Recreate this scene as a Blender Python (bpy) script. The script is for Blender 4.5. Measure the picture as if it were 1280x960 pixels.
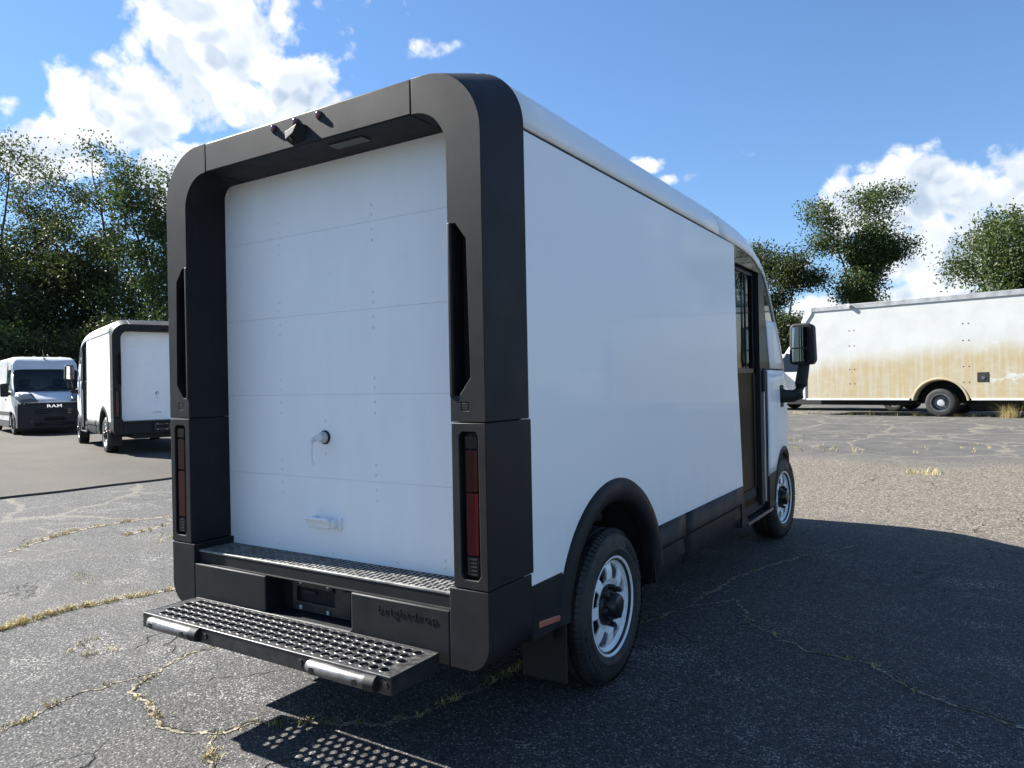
import bpy, bmesh, math, random
from mathutils import Vector, Matrix
R = math.radians
sc = bpy.context.scene
for o in list(bpy.data.objects): bpy.data.objects.remove(o)
C = sc.collection

# ------------------------------------------------------------------ camera
cam = bpy.data.cameras.new('camera'); camo = bpy.data.objects.new('camera', cam); C.objects.link(camo)
YAW, PITCH, ROLL = R(-32.455), R(0.055), R(-1.0955)
_d = Vector((math.sin(YAW)*math.cos(PITCH), math.cos(YAW)*math.cos(PITCH), math.sin(PITCH)))
_r = Vector((math.cos(YAW), -math.sin(YAW), 0)); _u = _r.cross(_d)
_r2 = math.cos(ROLL)*_r + math.sin(ROLL)*_u; _u2 = -math.sin(ROLL)*_r + math.cos(ROLL)*_u
camo.matrix_world = Matrix(((_r2.x, _u2.x, -_d.x, 2.4985), (_r2.y, _u2.y, -_d.y, -2.2027), (_r2.z, _u2.z, -_d.z, 1.5), (0, 0, 0, 1)))
cam.sensor_fit = 'HORIZONTAL'; cam.sensor_width = 36; cam.lens = 25.58; cam.clip_start = .05; cam.clip_end = 3000
sc.camera = camo
sc.cycles.max_bounces = 6; sc.cycles.diffuse_bounces = 3; sc.cycles.glossy_bounces = 3; sc.cycles.transmission_bounces = 4; sc.cycles.transparent_max_bounces = 8

# ------------------------------------------------------------------ light, sky
SUN_EL, SUN_AZ = R(38.2), R(-96.8)          # azimuth from +Y towards +X
to_sun = Vector((math.sin(SUN_AZ)*math.cos(SUN_EL), math.cos(SUN_AZ)*math.cos(SUN_EL), math.sin(SUN_EL)))
sun = bpy.data.lights.new('sun', 'SUN'); sun.energy = 5.0; sun.angle = R(.53); sun.color = (1, .965, .90)
suno = bpy.data.objects.new('sun', sun); C.objects.link(suno)
suno.rotation_euler = (-to_sun).to_track_quat('-Z', 'Y').to_euler(); suno.location = to_sun*60
sc.view_settings.view_transform = 'Standard'; sc.view_settings.look = 'None'
sc.view_settings.exposure = 1.78; sc.view_settings.gamma = 1; sc.view_settings.use_curve_mapping = False

class NT:
    def __init__(s, tree): s.t = tree; s.n = tree.nodes; s.l = tree.links
    def N(s, typ, **k):
        n = s.n.new(typ)
        for a, v in k.items(): setattr(n, a, v)
        return n
    def put(s, sock, v):
        if v is None: return
        if hasattr(v, 'is_linked') or isinstance(v, bpy.types.NodeSocket): s.l.new(v, sock)
        else:
            if isinstance(v, (tuple, list)) and len(v) == 3 and sock.type == 'RGBA': v = (*v, 1)
            sock.default_value = v
    def m(s, op, a, b=None, c=None, clamp=False):
        n = s.N('ShaderNodeMath', operation=op, use_clamp=clamp)
        s.put(n.inputs[0], a); s.put(n.inputs[1], b); s.put(n.inputs[2], c); return n.outputs[0]
    def vm(s, op, a, b=None, sc_=None):
        n = s.N('ShaderNodeVectorMath', operation=op); s.put(n.inputs[0], a); s.put(n.inputs[1], b)
        if sc_ is not None: s.put(n.inputs['Scale'], sc_)
        return n.outputs[1] if op in ('LENGTH', 'DOT_PRODUCT', 'DISTANCE') else n.outputs[0]
    def ss(s, x, a, b, lo=0., hi=1.):
        n = s.N('ShaderNodeMapRange', interpolation_type='SMOOTHSTEP')
        for i, v in enumerate((x, a, b, lo, hi)): s.put(n.inputs[i], v)
        return n.outputs[0]
    def mix(s, f, a, b, mode='MIX'):
        n = s.N('ShaderNodeMix', data_type='RGBA', blend_type=mode)
        s.put(n.inputs[0], f); s.put(n.inputs[6], a); s.put(n.inputs[7], b); return n.outputs[2]
    def noise(s, vec, scale, detail=4, rough=.55, dist=0., col=False):
        n = s.N('ShaderNodeTexNoise'); s.put(n.inputs['Vector'], vec); s.put(n.inputs['Scale'], scale)
        s.put(n.inputs['Detail'], detail); s.put(n.inputs['Roughness'], rough); s.put(n.inputs['Distortion'], dist)
        return n.outputs['Color' if col else 'Fac']
    def vor(s, vec, scale, feature='F1', rnd=1.):
        n = s.N('ShaderNodeTexVoronoi', feature=feature); s.put(n.inputs['Vector'], vec); s.put(n.inputs['Scale'], scale)
        s.put(n.inputs['Randomness'], rnd); return n
    def ramp(s, f, stops):
        n = s.N('ShaderNodeValToRGB'); e = n.color_ramp.elements
        while len(e) < len(stops): e.new(.5)
        for i, (p, c) in enumerate(stops): e[i].position = p; e[i].color = (*c, 1) if len(c) == 3 else c
        s.put(n.inputs[0], f); return n.outputs[0]

world = bpy.data.worlds.new('World'); sc.world = world; world.use_nodes = True
w = NT(world.node_tree); w.n.clear()
sky = w.N('ShaderNodeTexSky', sky_type='NISHITA'); sky.sun_disc = False
sky.sun_elevation = SUN_EL; sky.sun_rotation = SUN_AZ
sky.air_density = 1.0; sky.dust_density = 0.05; sky.ozone_density = 3.0; sky.altitude = 300
dirv = w.N('ShaderNodeTexCoord').outputs['Generated']
sep = w.N('ShaderNodeSeparateXYZ'); w.put(sep.inputs[0], dirv)
DEG = 180/math.pi
uaz = w.m('MULTIPLY', w.m('ARCTAN2', sep.outputs[0], sep.outputs[1]), DEG)
vel = w.m('MULTIPLY', w.m('ARCSINE', sep.outputs[2]), DEG)
CLOUD_SHADE, CLOUD_LIT = (2.9, 3.55, 4.4), (6.3, 6.4, 6.5)
# clouds: (azimuth, elevation, half width, half height) in degrees: cumulus masses; unseen ones added outside the view, their cover set for ambient brightness
BLOBS = [(-54.0, 24.0, 7.0, 8.0), (-51.0, 33.0, 9.5, 9.0), (-59.8, 18.6, 5.2, 3.4), (-65.5, 15.6, 5.0, 2.4), (-49.0, 20.0, 5.0, 5.0), (-54.0, 15.0, 9.0, 3.4),
         (-3.4, 11.9, 6.6, 2.9), (4.5, 12.0, 7.0, 3.5), (-1.5, 8.2, 7.5, 3.6), (-4.5, 4.6, 8.0, 2.6), (12, 9, 9, 6.0),
         (-37.6, 24.7, 3.2, 1.39), (-21.9, 16.5, 2.6, 1.1), (-19.3, 15.1, 2.4, .8), (-14.6, 16.4, 1.6, .6)]
uv = w.N('ShaderNodeCombineXYZ'); w.put(uv.inputs[0], uaz); w.put(uv.inputs[1], vel); uv = uv.outputs[0]
warp = w.vm('MULTIPLY', w.vm('SUBTRACT', w.noise(dirv, 9., 3, .55, col=True), (.5, .5, .5)), (5.0, 3.6, 0))
uvw = w.vm('ADD', uv, warp); best = None
uvs = w.vm('ADD', uv, w.vm('SCALE', warp, None, .4))
def madd(v, k, c):
    n = w.N('ShaderNodeVectorMath', operation='MULTIPLY_ADD'); w.put(n.inputs[0], v); n.inputs[1].default_value = k; n.inputs[2].default_value = c; return n.outputs[0]
for (a, b, c, d) in BLOBS:
    e = madd(uvw if d > 1.4 else uvs, (1/c, 1/d, 0), (-a/c, -b/d, 0 if d > 1.4 else (.80 if d < 1.2 else .60)))
    e = w.vm('DOT_PRODUCT', e, e); best = e if best is None else w.m('MINIMUM', best, e)
body = w.m('SUBTRACT', 1., w.m('SQRT', w.m('MAXIMUM', best, 0.)))
away = w.ss(w.vm('DOT_PRODUCT', dirv, tuple(_d)), .62, .45)
body = w.m('MAXIMUM', body, w.m('SUBTRACT', w.m('MULTIPLY', w.ss(w.noise(dirv, 2.2, 3, .5), .55, .68), away), .55))
def lumps(p):
    q = w.m('MULTIPLY', w.m('SUBTRACT', w.noise(p, 11., 3, .6), .5), 1.1)
    for sc_, am in ((15., 1.5), (36., .8)):
        q = w.m('ADD', q, w.m('MULTIPLY', w.m('SUBTRACT', w.m('ABSOLUTE', w.m('SUBTRACT', w.noise(p, sc_, 0), .5)), .10), am*2.))
    return q
q0 = lumps(dirv); q1 = lumps(w.vm('ADD', dirv, tuple(to_sun*.022+Vector((0, 0, .012)))))
fluff = w.m('MULTIPLY', w.m('SUBTRACT', w.noise(dirv, 80., 2, .65), .5), .9)
d0 = w.m('ADD', body, w.m('MULTIPLY', w.m('ADD', q0, fluff), .52))
cmask = w.m('MULTIPLY', w.ss(d0, .05, .42), w.ss(vel, -1, 3))
lit = w.ss(w.m('SUBTRACT', q0, q1), -.30, .28)
core = w.m('MULTIPLY', w.ss(d0, .30, .85), w.ss(w.noise(dirv, 7., 3, .5), .34, .58, .35, 1.))
lit = w.m('SUBTRACT', w.m('ADD', w.m('MULTIPLY', lit, .55), .55), w.m('MULTIPLY', core, .58), clamp=True)
ccol = w.mix(lit, CLOUD_SHADE, CLOUD_LIT)
# the bright haze near the horizon rolls off softly
hsv = w.N('ShaderNodeHueSaturation'); w.put(hsv.inputs['Color'], w.vm('MULTIPLY', sky.outputs[0], (.85, 1.0, 1.13))); hsv.inputs['Saturation'].default_value = 1.0
lum = w.vm('DOT_PRODUCT', sky.outputs[0], (.25, .6, .15))
blue = w.vm('SCALE', hsv.outputs[0], None, w.m('DIVIDE', 1.12, w.m('ADD', 1., w.m('MULTIPLY', lum, .085))))
skycol = w.mix(w.m('MULTIPLY', cmask, .95), blue, ccol)
world.cycles.sampling_method = 'NONE'
bg = w.N('ShaderNodeBackground'); w.put(bg.inputs[0], skycol); bg.inputs[1].default_value = .054
wo = w.N('ShaderNodeOutputWorld'); w.l.new(bg.outputs[0], wo.inputs[0])

# ------------------------------------------------------------------ materials
MATS = {}
def mat(name, col=(.5, .5, .5), rough=.5, metal=0., coat=0., spec=.5, bump=None, fn=None, coatr=.05):
    m = bpy.data.materials.new(name); m.use_nodes = True; t = NT(m.node_tree)
    b = t.n['Principled BSDF']; t.put(b.inputs['Base Color'], col); b.inputs['Roughness'].default_value = rough
    b.inputs['Metallic'].default_value = metal; b.inputs['Coat Weight'].default_value = coat; b.inputs['Coat Roughness'].default_value = coatr
    b.inputs['Specular IOR Level'].default_value = spec
    if bump:
        sc_, st, dist = bump
        bn = t.N('ShaderNodeBump'); bn.inputs['Strength'].default_value = st; bn.inputs['Distance'].default_value = dist
        t.put(bn.inputs['Height'], t.noise(t.N('ShaderNodeTexCoord').outputs['Object'], sc_, 4, .6)); t.l.new(bn.outputs[0], b.inputs['Normal'])
    if fn: fn(t, b)
    MATS[name] = m; return m
def obj_co(t): return t.N('ShaderNodeTexCoord').outputs['Object']
def wear(c1, c2, scale, r1=None, r2=None, stretch=(1, 1, 1)):
    def f(t, b):
        v = t.vm('MULTIPLY', obj_co(t), stretch)
        n = t.noise(v, scale, 6, .62)
        t.put(b.inputs['Base Color'], t.mix(t.ss(n, .35, .7), c1, c2))
        if r1 is not None: t.put(b.inputs['Roughness'], t.ss(t.noise(v, scale*1.7, 5, .6), .3, .7, r1, r2))
    return f
def paintf(t, b):
    c = obj_co(t); s = t.N('ShaderNodeSeparateXYZ'); t.put(s.inputs[0], c)
    n = t.noise(c, .9, 6, .62); film = t.noise(t.vm('MULTIPLY', c, (1, 1, .45)), 7., 6, .7)
    col = t.mix(t.ss(n, .35, .7), (.89, .895, .90), (.87, .877, .885))
    d = t.m('MULTIPLY', t.m('MULTIPLY', t.ss(film, .42, .72), t.ss(s.outputs[2], 1.15, .60)), .14)
    t.put(b.inputs['Base Color'], t.mix(d, col, (.42, .39, .34))); b.inputs['Roughness'].default_value = .42
mat('white_paint', (.8, .81, .82), .4, coat=.22, bump=(.9, .05, .05), fn=paintf)
def doorf(t, b):
    c = obj_co(t)
    n = t.noise(t.vm('MULTIPLY', c, (3, 1, .7)), 2.2, 5, .6); g = t.noise(c, 9., 6, .68)
    col = t.mix(t.ss(n, .3, .72), (.89, .895, .90), (.85, .857, .865))
    col = t.mix(t.m('MULTIPLY', t.ss(g, .6, .8), .22), col, (.5, .49, .47))
    t.put(b.inputs['Base Color'], col)
    bn = t.N('ShaderNodeBump'); bn.inputs['Strength'].default_value = .18; bn.inputs['Distance'].default_value = .004
    t.put(bn.inputs['Height'], t.noise(c, 60., 3, .6)); t.l.new(bn.outputs[0], b.inputs['Normal'])
mat('door_white', rough=.42, fn=doorf)
def plasticf(t, b):
    c = obj_co(t); n = t.noise(c, 5., 6, .65); n2 = t.noise(t.vm('MULTIPLY', c, (8, 8, 1)), 5., 5, .7)
    col = t.mix(t.ss(n, .3, .75), (.0110, .0114, .0130), (.0185, .0190, .0205))
    col = t.mix(t.m('MULTIPLY', t.ss(n2, .55, .8), .35), col, (.036, .035, .034)); t.put(b.inputs['Base Color'], col)
    b.inputs['Specular IOR Level'].default_value = .22; t.put(b.inputs['Roughness'], t.ss(n, .3, .7, .5, .64))
    bn = t.N('ShaderNodeBump'); bn.inputs['Strength'].default_value = .35; bn.inputs['Distance'].default_value = .0015
    t.put(bn.inputs['Height'], t.noise(c, 420., 2, .5)); t.l.new(bn.outputs[0], b.inputs['Normal'])
mat('dark_plastic', fn=plasticf)
mat('black_metal', (.018, .018, .019), .38, metal=.0, fn=wear((.013, .013, .014), (.035, .034, .033), 14., .3, .5))
def stepf(t, b):
    c = obj_co(t); n = t.noise(c, 35., 5, .7)
    t.put(b.inputs['Base Color'], t.mix(t.ss(n, .4, .7), (.030, .030, .032), (.10, .098, .094)))
    t.put(b.inputs['Roughness'], t.ss(n, .3, .7, .32, .5)); b.inputs['Metallic'].default_value = .3
mat('step_metal', fn=stepf)
mat('steel', (.3, .3, .3), .4, metal=.8, fn=wear((.20, .20, .20), (.11, .107, .104), 12., .36, .55))
mat('black_gloss', (.006, .006, .007), .04, coat=.4)
mat('dark_panel', (.016, .013, .010), .25, spec=.015)
mat('black_satin', (.007, .007, .008), .35, spec=.2)
mat('black_rubber', (.012, .012, .013), .7, bump=(90, .25, .002))
mat('tyre_rubber', (.017, .017, .018), .66, fn=wear((.013, .013, .014), (.032, .030, .028), 7., .55, .78))
mat('tyre_letters', (.03, .03, .031), .55)
mat('rim_white', (.78, .79, .8), .3, coat=.3, fn=wear((.90, .91, .92), (.82, .82, .81), 14., .26, .42))
mat('hub_black', (.01, .01, .011), .32)
mat('chassis_black', (.012, .012, .012), .75)
mat('liner_brown', (.022, .019, .018), .8)
mat('sill_tread', (.2, .2, .19), .5, metal=.2, fn=wear((.16, .157, .15), (.33, .32, .30), 16., .42, .6))
mat('red_lens', (.075, .001, .004), .2, spec=.25)
mat('dark_red_lens', (.030, .001, .002), .2, spec=.25)
mat('smoke_lens', (.010, .0095, .010), .2, spec=.25)
mat('clear_lens', (.035, .036, .038), .25, spec=.3)
mat('amber_reflector', (.42, .14, .10), .25)
mat('marker_red', (.10, .006, .01), .1, coat=.8)
mat('bolt_steel', (.6, .6, .6), .35, metal=.5)
mat('mirror_glass', (.85, .87, .88), .02, metal=1.)
mat('seat_grey', (.06, .06, .065), .8)
mat('seat_light', (.28, .29, .3), .7)
mat('silver_letters', (.7, .71, .73), .25, metal=.7)
mat('headlight_lens', (.06, .065, .075), .15, coat=.4)
mat('white_van_paint', (.7, .71, .72), .3, coat=.4, fn=wear((.58, .59, .60), (.50, .50, .49), 1.3, .28, .4))
mat('grey_rail', (.36, .37, .38), .5, metal=.3, fn=wear((.42, .43, .44), (.25, .25, .25), 3., .4, .6))
mat('rust_dark', (.05, .04, .035), .8)
def glassm(name, tint, dark):
    m = bpy.data.materials.new(name); m.use_nodes = True; t = NT(m.node_tree); t.n.clear()
    tr = t.N('ShaderNodeBsdfTransparent'); tr.inputs[0].default_value = (*tint, 1)
    gl = t.N('ShaderNodeBsdfGlossy'); gl.inputs['Roughness'].default_value = .01
    fr = t.N('ShaderNodeFresnel'); fr.inputs[0].default_value = 1.5
    mx = t.N('ShaderNodeMixShader'); t.put(mx.inputs[0], t.m('ADD', t.m('MULTIPLY', fr.outputs[0], .8), dark, clamp=True)); t.l.new(tr.outputs[0], mx.inputs[1]); t.l.new(gl.outputs[0], mx.inputs[2])
    o = t.N('ShaderNodeOutputMaterial'); t.l.new(mx.outputs[0], o.inputs[0]); MATS[name] = m
glassm('window_glass', (.40, .48, .46), .0); glassm('windshield_glass', (.66, .72, .72), .0)

# ------------------------------------------------------------------ mesh helpers
class MB:
    def __init__(s): s.v = []; s.f = []
    def add(s, vs, fs):
        k = len(s.v); s.v += [tuple(p) for p in vs]; s.f += [tuple(i+k for i in f) for f in fs]; return s
    def box(s, x0, x1, y0, y1, z0, z1):
        return s.add([(x, y, z) for z in (z0, z1) for y in (y0, y1) for x in (x0, x1)],
                     [(0, 2, 3, 1), (4, 5, 7, 6), (0, 1, 5, 4), (2, 6, 7, 3), (0, 4, 6, 2), (1, 3, 7, 5)])
    def prism(s, poly, axis, a, b):
        """poly: 2D outline; axis 0: (y,z) along x, 1: (x,z) along y, 2: (x,y) along z"""
        def P(p, t): return {0: (t, p[0], p[1]), 1: (p[0], t, p[1]), 2: (p[0], p[1], t)}[axis]
        n = len(poly); vs = [P(p, a) for p in poly]+[P(p, b) for p in poly]
        return s.add(vs, [tuple(range(n)), tuple(range(2*n-1, n-1, -1))]+[(i, i+n, (i+1) % n+n, (i+1) % n) for i in range(n)])
    def ring(s, outer, inner, axis, a, b, inner2=None, outer2=None):
        """open band between two equally long outlines, extruded"""
        def P(p, t): return {0: (t, p[0], p[1]), 1: (p[0], t, p[1]), 2: (p[0], p[1], t)}[axis]
        n = len(outer); vs = [P(p, a) for p in outer]+[P(p, a) for p in inner]+[P(p, b) for p in (outer2 or outer)]+[P(p, b) for p in (inner2 or inner)]
        fs = []
        for i in range(n-1):
            j = i+1
            fs += [(i, j, n+j, n+i), (2*n+i, 3*n+i, 3*n+j, 2*n+j), (i, 2*n+i, 2*n+j, j), (n+i, n+j, 3*n+j, 3*n+i)]
        fs += [(0, n, 3*n, 2*n), (n-1, 3*n-1, 4*n-1, 2*n-1)]
        return s.add(vs, fs)
    def tube(s, pts, r, n=10, cap=True):
        pts = [Vector(p) for p in pts]; rs = r if isinstance(r, (list, tuple)) else [r]*len(pts); rings = []
        k0 = len(s.v)
        for i, p in enumerate(pts):
            t = (pts[min(i+1, len(pts)-1)]-pts[max(i-1, 0)]).normalized()
            a = t.cross(Vector((0, 0, 1)) if abs(t.z) < .9 else Vector((1, 0, 0))).normalized(); b = t.cross(a)
            s.v += [tuple(p+rs[i]*(math.cos(q)*a+math.sin(q)*b)) for q in [2*math.pi*j/n for j in range(n)]]
        for i in range(len(pts)-1):
            for j in range(n):
                s.f.append((k0+i*n+j, k0+i*n+(j+1) % n, k0+(i+1)*n+(j+1) % n, k0+(i+1)*n+j))
        if cap: s.f += [tuple(k0+j for j in range(n)), tuple(k0+(len(pts)-1)*n+j for j in range(n-1, -1, -1))]
        return s
    def lathe(s, prof, c, n=48, closed=True):
        """profile of (x, radius) turned about the x axis at centre c"""
        k0 = len(s.v); m = len(prof)
        for i in range(n):
            a = 2*math.pi*i/n
            s.v += [(c[0]+x, c[1]+r*math.cos(a), c[2]+r*math.sin(a)) for x, r in prof]
        for i in range(n):
            j = (i+1) % n
            for q in range(m if closed else m-1):
                p = (q+1) % m; s.f.append((k0+i*m+q, k0+i*m+p, k0+j*m+p, k0+j*m+q))
        return s
    def grid(s, f, us, vs):
        k0 = len(s.v); nv = len(vs); s.v += [tuple(f(u, v)) for u in us for v in vs]
        for i in range(len(us)-1):
            for j in range(nv-1): s.f.append((k0+i*nv+j, k0+(i+1)*nv+j, k0+(i+1)*nv+j+1, k0+i*nv+j+1))
        return s
    def mirror(s):
        n = MB(); n.v = [(-x, y, z) for x, y, z in s.v]; n.f = [tuple(reversed(f)) for f in s.f]; return n
    def build(s, name, m, parent=None, bevel=0., smooth=35., fix=True, seg=2, solid=0.):
        me = bpy.data.meshes.new(name); me.from_pydata(s.v, [], s.f); me.validate()
        if fix:
            b = bmesh.new(); b.from_mesh(me); bmesh.ops.recalc_face_normals(b, faces=b.faces); b.to_mesh(me); b.free()
        me.materials.append(MATS[m] if isinstance(m, str) else m)
        o = bpy.data.objects.new(name, me); C.objects.link(o)
        if parent: o.parent = parent
        if solid:
            q = o.modifiers.new('s', 'SOLIDIFY'); q.thickness = solid; q.offset = 0
        if bevel:
            q = o.modifiers.new('b', 'BEVEL'); q.width = bevel; q.segments = seg; q.limit_method = 'ANGLE'; q.angle_limit = R(28)
        if smooth:
            me.polygons.foreach_set('use_smooth', [True]*len(me.polygons)); me.set_sharp_from_angle(angle=R(smooth))
        return o
def bake(o):
    dg = bpy.context.evaluated_depsgraph_get(); me = bpy.data.meshes.new_from_object(o.evaluated_get(dg)); o.modifiers.clear(); o.data = me
def cut(o, mbs, bevel=0., smooth=30.):
    cs = []
    old = list(o.modifiers)
    o.modifiers.clear()
    for i, mb in enumerate(mbs):
        c = mb.build('cutter', 'dark_plastic', o.parent, smooth=0); cs.append(c)
        q = o.modifiers.new('c%d' % i, 'BOOLEAN'); q.operation = 'DIFFERENCE'; q.object = c; q.solver = 'EXACT'
    bpy.context.view_layer.update(); bake(o)
    for c in cs: bpy.data.objects.remove(c)
    if bevel:
        q = o.modifiers.new('b', 'BEVEL'); q.width = bevel; q.segments = 2; q.limit_method = 'ANGLE'; q.angle_limit = R(28)
    o.data.polygons.foreach_set('use_smooth', [True]*len(o.data.polygons)); o.data.set_sharp_from_angle(angle=R(smooth))
    return o
def empty(name, loc=(0, 0, 0), rz=0.):
    o = bpy.data.objects.new(name, None); C.objects.link(o); o.location = loc; o.rotation_euler = (0, 0, rz); o.empty_display_size = .3; return o
def tag(o, label=None, cat=None, group=None, kind=None):
    for k, v in (('label', label), ('category', cat), ('group', group), ('kind', kind)):
        if v: o[k] = v
    return o
def copy_tree(o, parent=None, skip=()):
    c = o.copy(); C.objects.link(c); c.parent = parent
    for ch in list(o.children):
        if ch.name.split('.')[0] not in skip: copy_tree(ch, c, skip)
    return c
def arc(cx, cy, r, a0, a1, n): return [(cx+r*math.cos(R(a0+(a1-a0)*i/n)), cy+r*math.sin(R(a0+(a1-a0)*i/n))) for i in range(n+1)]
def lerp(tab, x):
    if x <= tab[0][0]: return tab[0][1]
    for (a, p), (b, q) in zip(tab, tab[1:]):
        if x <= b: return p+(q-p)*(x-a)/(b-a)
    return tab[-1][1]
def lin(a, b, n): return [a+(b-a)*i/n for i in range(n+1)]
def sstep(x, a, b):
    t = max(0, min(1, (x-a)/(b-a))); return t*t*(3-2*t)
def text_mesh(name, body, size, ext, m, parent, M4, spacing=1., bold=0.):
    cu = bpy.data.curves.new(name, 'FONT'); cu.body = body; cu.size = size; cu.extrude = ext; cu.space_character = spacing; cu.offset = bold
    cu.align_x = 'LEFT'; cu.resolution_u = 3
    t = bpy.data.objects.new('t', cu); C.objects.link(t); bpy.context.view_layer.update()
    me = bpy.data.meshes.new_from_object(t.evaluated_get(bpy.context.evaluated_depsgraph_get())); bpy.data.objects.remove(t)
    me.transform(M4); me.materials.clear(); me.materials.append(MATS[m])
    o = bpy.data.objects.new(name, me); C.objects.link(o); o.parent = parent; return o
def G(x, y):
    """height of the lot: level round the delivery van, rising gently away from it"""
    r = math.hypot(x, y-2)
    return .17*sstep(r, 6.5, 13.)+.18*sstep(y, 13, 21)

# ------------------------------------------------------------------ ground
def asphaltf(t, b):
    g = t.N('ShaderNodeNewGeometry').outputs['Position']
    s = t.N('ShaderNodeSeparateXYZ'); t.put(s.inputs[0], g); X, Y = s.outputs[0], s.outputs[1]
    big = t.noise(g, .35, 6, .6); mid = t.noise(g, 2.3, 6, .65); fine = t.noise(g, 38., 5, .7)
    v1 = t.vor(g, 85.); v2 = t.vor(g, 170.)
    cell = t.N('ShaderNodeSeparateColor'); t.put(cell.inputs[0], v1.outputs['Color']); rnd = cell.outputs[0]; rnd2 = cell.outputs[1]
    c2 = t.N('ShaderNodeSeparateColor'); t.put(c2.inputs[0], v2.outputs['Color'])
    base = t.ramp(rnd, [(0, (.022, .022, .024)), (.4, (.060, .060, .061)), (.75, (.125, .122, .118)), (1, (.44, .42, .40))])
    fin = t.ramp(c2.outputs[0], [(0, (.022, .022, .024)), (.6, (.075, .074, .074)), (1, (.22, .215, .21))])
    col = t.mix(t.ss(v1.outputs['Distance'], .38, .56), base, fin)
    col = t.mix(t.ss(mid, .30, .72, .0, .55), col, t.mix(.5, col, (.055, .055, .057)))
    col = t.mix(t.m('MULTIPLY', t.ss(big, .45, .7), .35), col, (.135, .128, .115))
    # worn patches where pale stones show
    worn = t.m('MULTIPLY', t.ss(t.noise(t.vm('MULTIPLY', g, (1, 1.6, 1)), 1.25, 5, .72, .6), .51, .64), t.ss(rnd2, .60, .65))
    worn = t.m('MULTIPLY', worn, t.ss(v1.outputs['Distance'], .52, .36))
    col = t.mix(t.m('MULTIPLY', worn, .95), col, (.52, .50, .465))
    # gravelly weathered belt in front of the van, then cracked old asphalt
    wob = t.m('MULTIPLY', t.m('SUBTRACT', t.noise(g, .5, 5, .6), .5), 3.0)
    fwd = t.m('ADD', t.m('ADD', Y, t.m('MULTIPLY', X, .10)), wob)
    right = t.ss(X, -6.5, -4.5)
    grav = t.m('MULTIPLY', t.m('MULTIPLY', t.ss(fwd, 5.2, 6.6), t.ss(fwd, 13.0, 11.2)), right)
    gv = t.vor(g, 66.); gc = t.N('ShaderNodeSeparateColor'); t.put(gc.inputs[0], gv.outputs['Color'])
    gcol = t.ramp(gc.outputs[0], [(0, (.06, .052, .042)), (.4, (.145, .126, .10)), (.8, (.25, .218, .172)), (1, (.46, .42, .35))])
    col = t.mix(t.m('MULTIPLY', grav, .86), col, gcol)
    far = t.m('MULTIPLY', t.ss(fwd, 11.0, 13.5), right)
    fcol = t.mix(t.ss(mid, .3, .7), (.085, .085, .083), (.14, .135, .125))
    fcol = t.mix(t.ss(t.noise(t.vm('MULTIPLY', g, (.5, 1.6, 1)), 1.6, 6, .7), .57, .70), fcol, (.20, .186, .157))
    col = t.mix(t.m('MULTIPLY', far, .85), col, fcol)
    wv = t.vm('ADD', g, t.vm('SCALE', t.vm('SUBTRACT', t.noise(g, 1.1, 4, .6, col=True), (.5, .5, .5)), None, .9))
    e1 = t.vor(wv, .42, 'DISTANCE_TO_EDGE').outputs['Distance']; e2 = t.vor(wv, 1.15, 'DISTANCE_TO_EDGE').outputs['Distance']
    lines = t.m('MAXIMUM', t.ss(e1, .026, .004), t.m('MULTIPLY', t.ss(e2, .038, .006), t.ss(t.noise(g, .8, 3), .46, .58)))
    leftz = t.m('MULTIPLY', t.ss(t.m('ADD', X, wob), -3.8, -5.6), .8)
    chip = t.m('MULTIPLY', t.ss(t.noise(t.vm('MULTIPLY', g, (2.2, .7, 1)), 2.4, 6, .75, .4), .60, .68), leftz)
    col = t.mix(t.m('MULTIPLY', chip, .7), col, (.30, .28, .235))
    col = t.mix(t.m('MULTIPLY', t.m('MULTIPLY', lines, t.m('MAXIMUM', far, leftz)), .5), col, (.30, .27, .21))
    hair = t.m('MULTIPLY', t.ss(t.vor(wv, .8, 'DISTANCE_TO_EDGE').outputs['Distance'], .010, .002), t.ss(t.noise(g, .6, 3), .5, .6))
    col = t.mix(t.m('MULTIPLY', hair, .75), col, (.03, .029, .027))
    # beyond the lot: rough grass
    edge = t.m('MAXIMUM', t.ss(t.m('ADD', Y, wob), 34, 38), t.ss(t.m('ADD', X, wob), -44, -48))
    col = t.mix(edge, col, t.mix(mid, (.06, .075, .025), (.14, .13, .06)))
    t.put(b.inputs['Base Color'], col)
    col = t.vm('SCALE', col, None, t.ss(t.m('MAXIMUM', grav, far), 0., .8, .71, .68)); t.put(b.inputs['Base Color'], col)
    t.put(b.inputs['Roughness'], .85); b.inputs['Specular IOR Level'].default_value = .22
    h = t.m('ADD', t.m('MULTIPLY', t.ss(v1.outputs['Distance'], .6, .0), .6), t.m('MULTIPLY', fine, .9))
    h = t.m('ADD', h, t.m('MULTIPLY', hair, -2.0))
    bn = t.N('ShaderNodeBump'); bn.inputs['Strength'].default_value = .9; bn.inputs['Distance'].default_value = .006
    t.put(bn.inputs['Height'], h); t.l.new(bn.outputs[0], b.inputs['Normal'])
mat('asphalt', fn=asphaltf)
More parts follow.
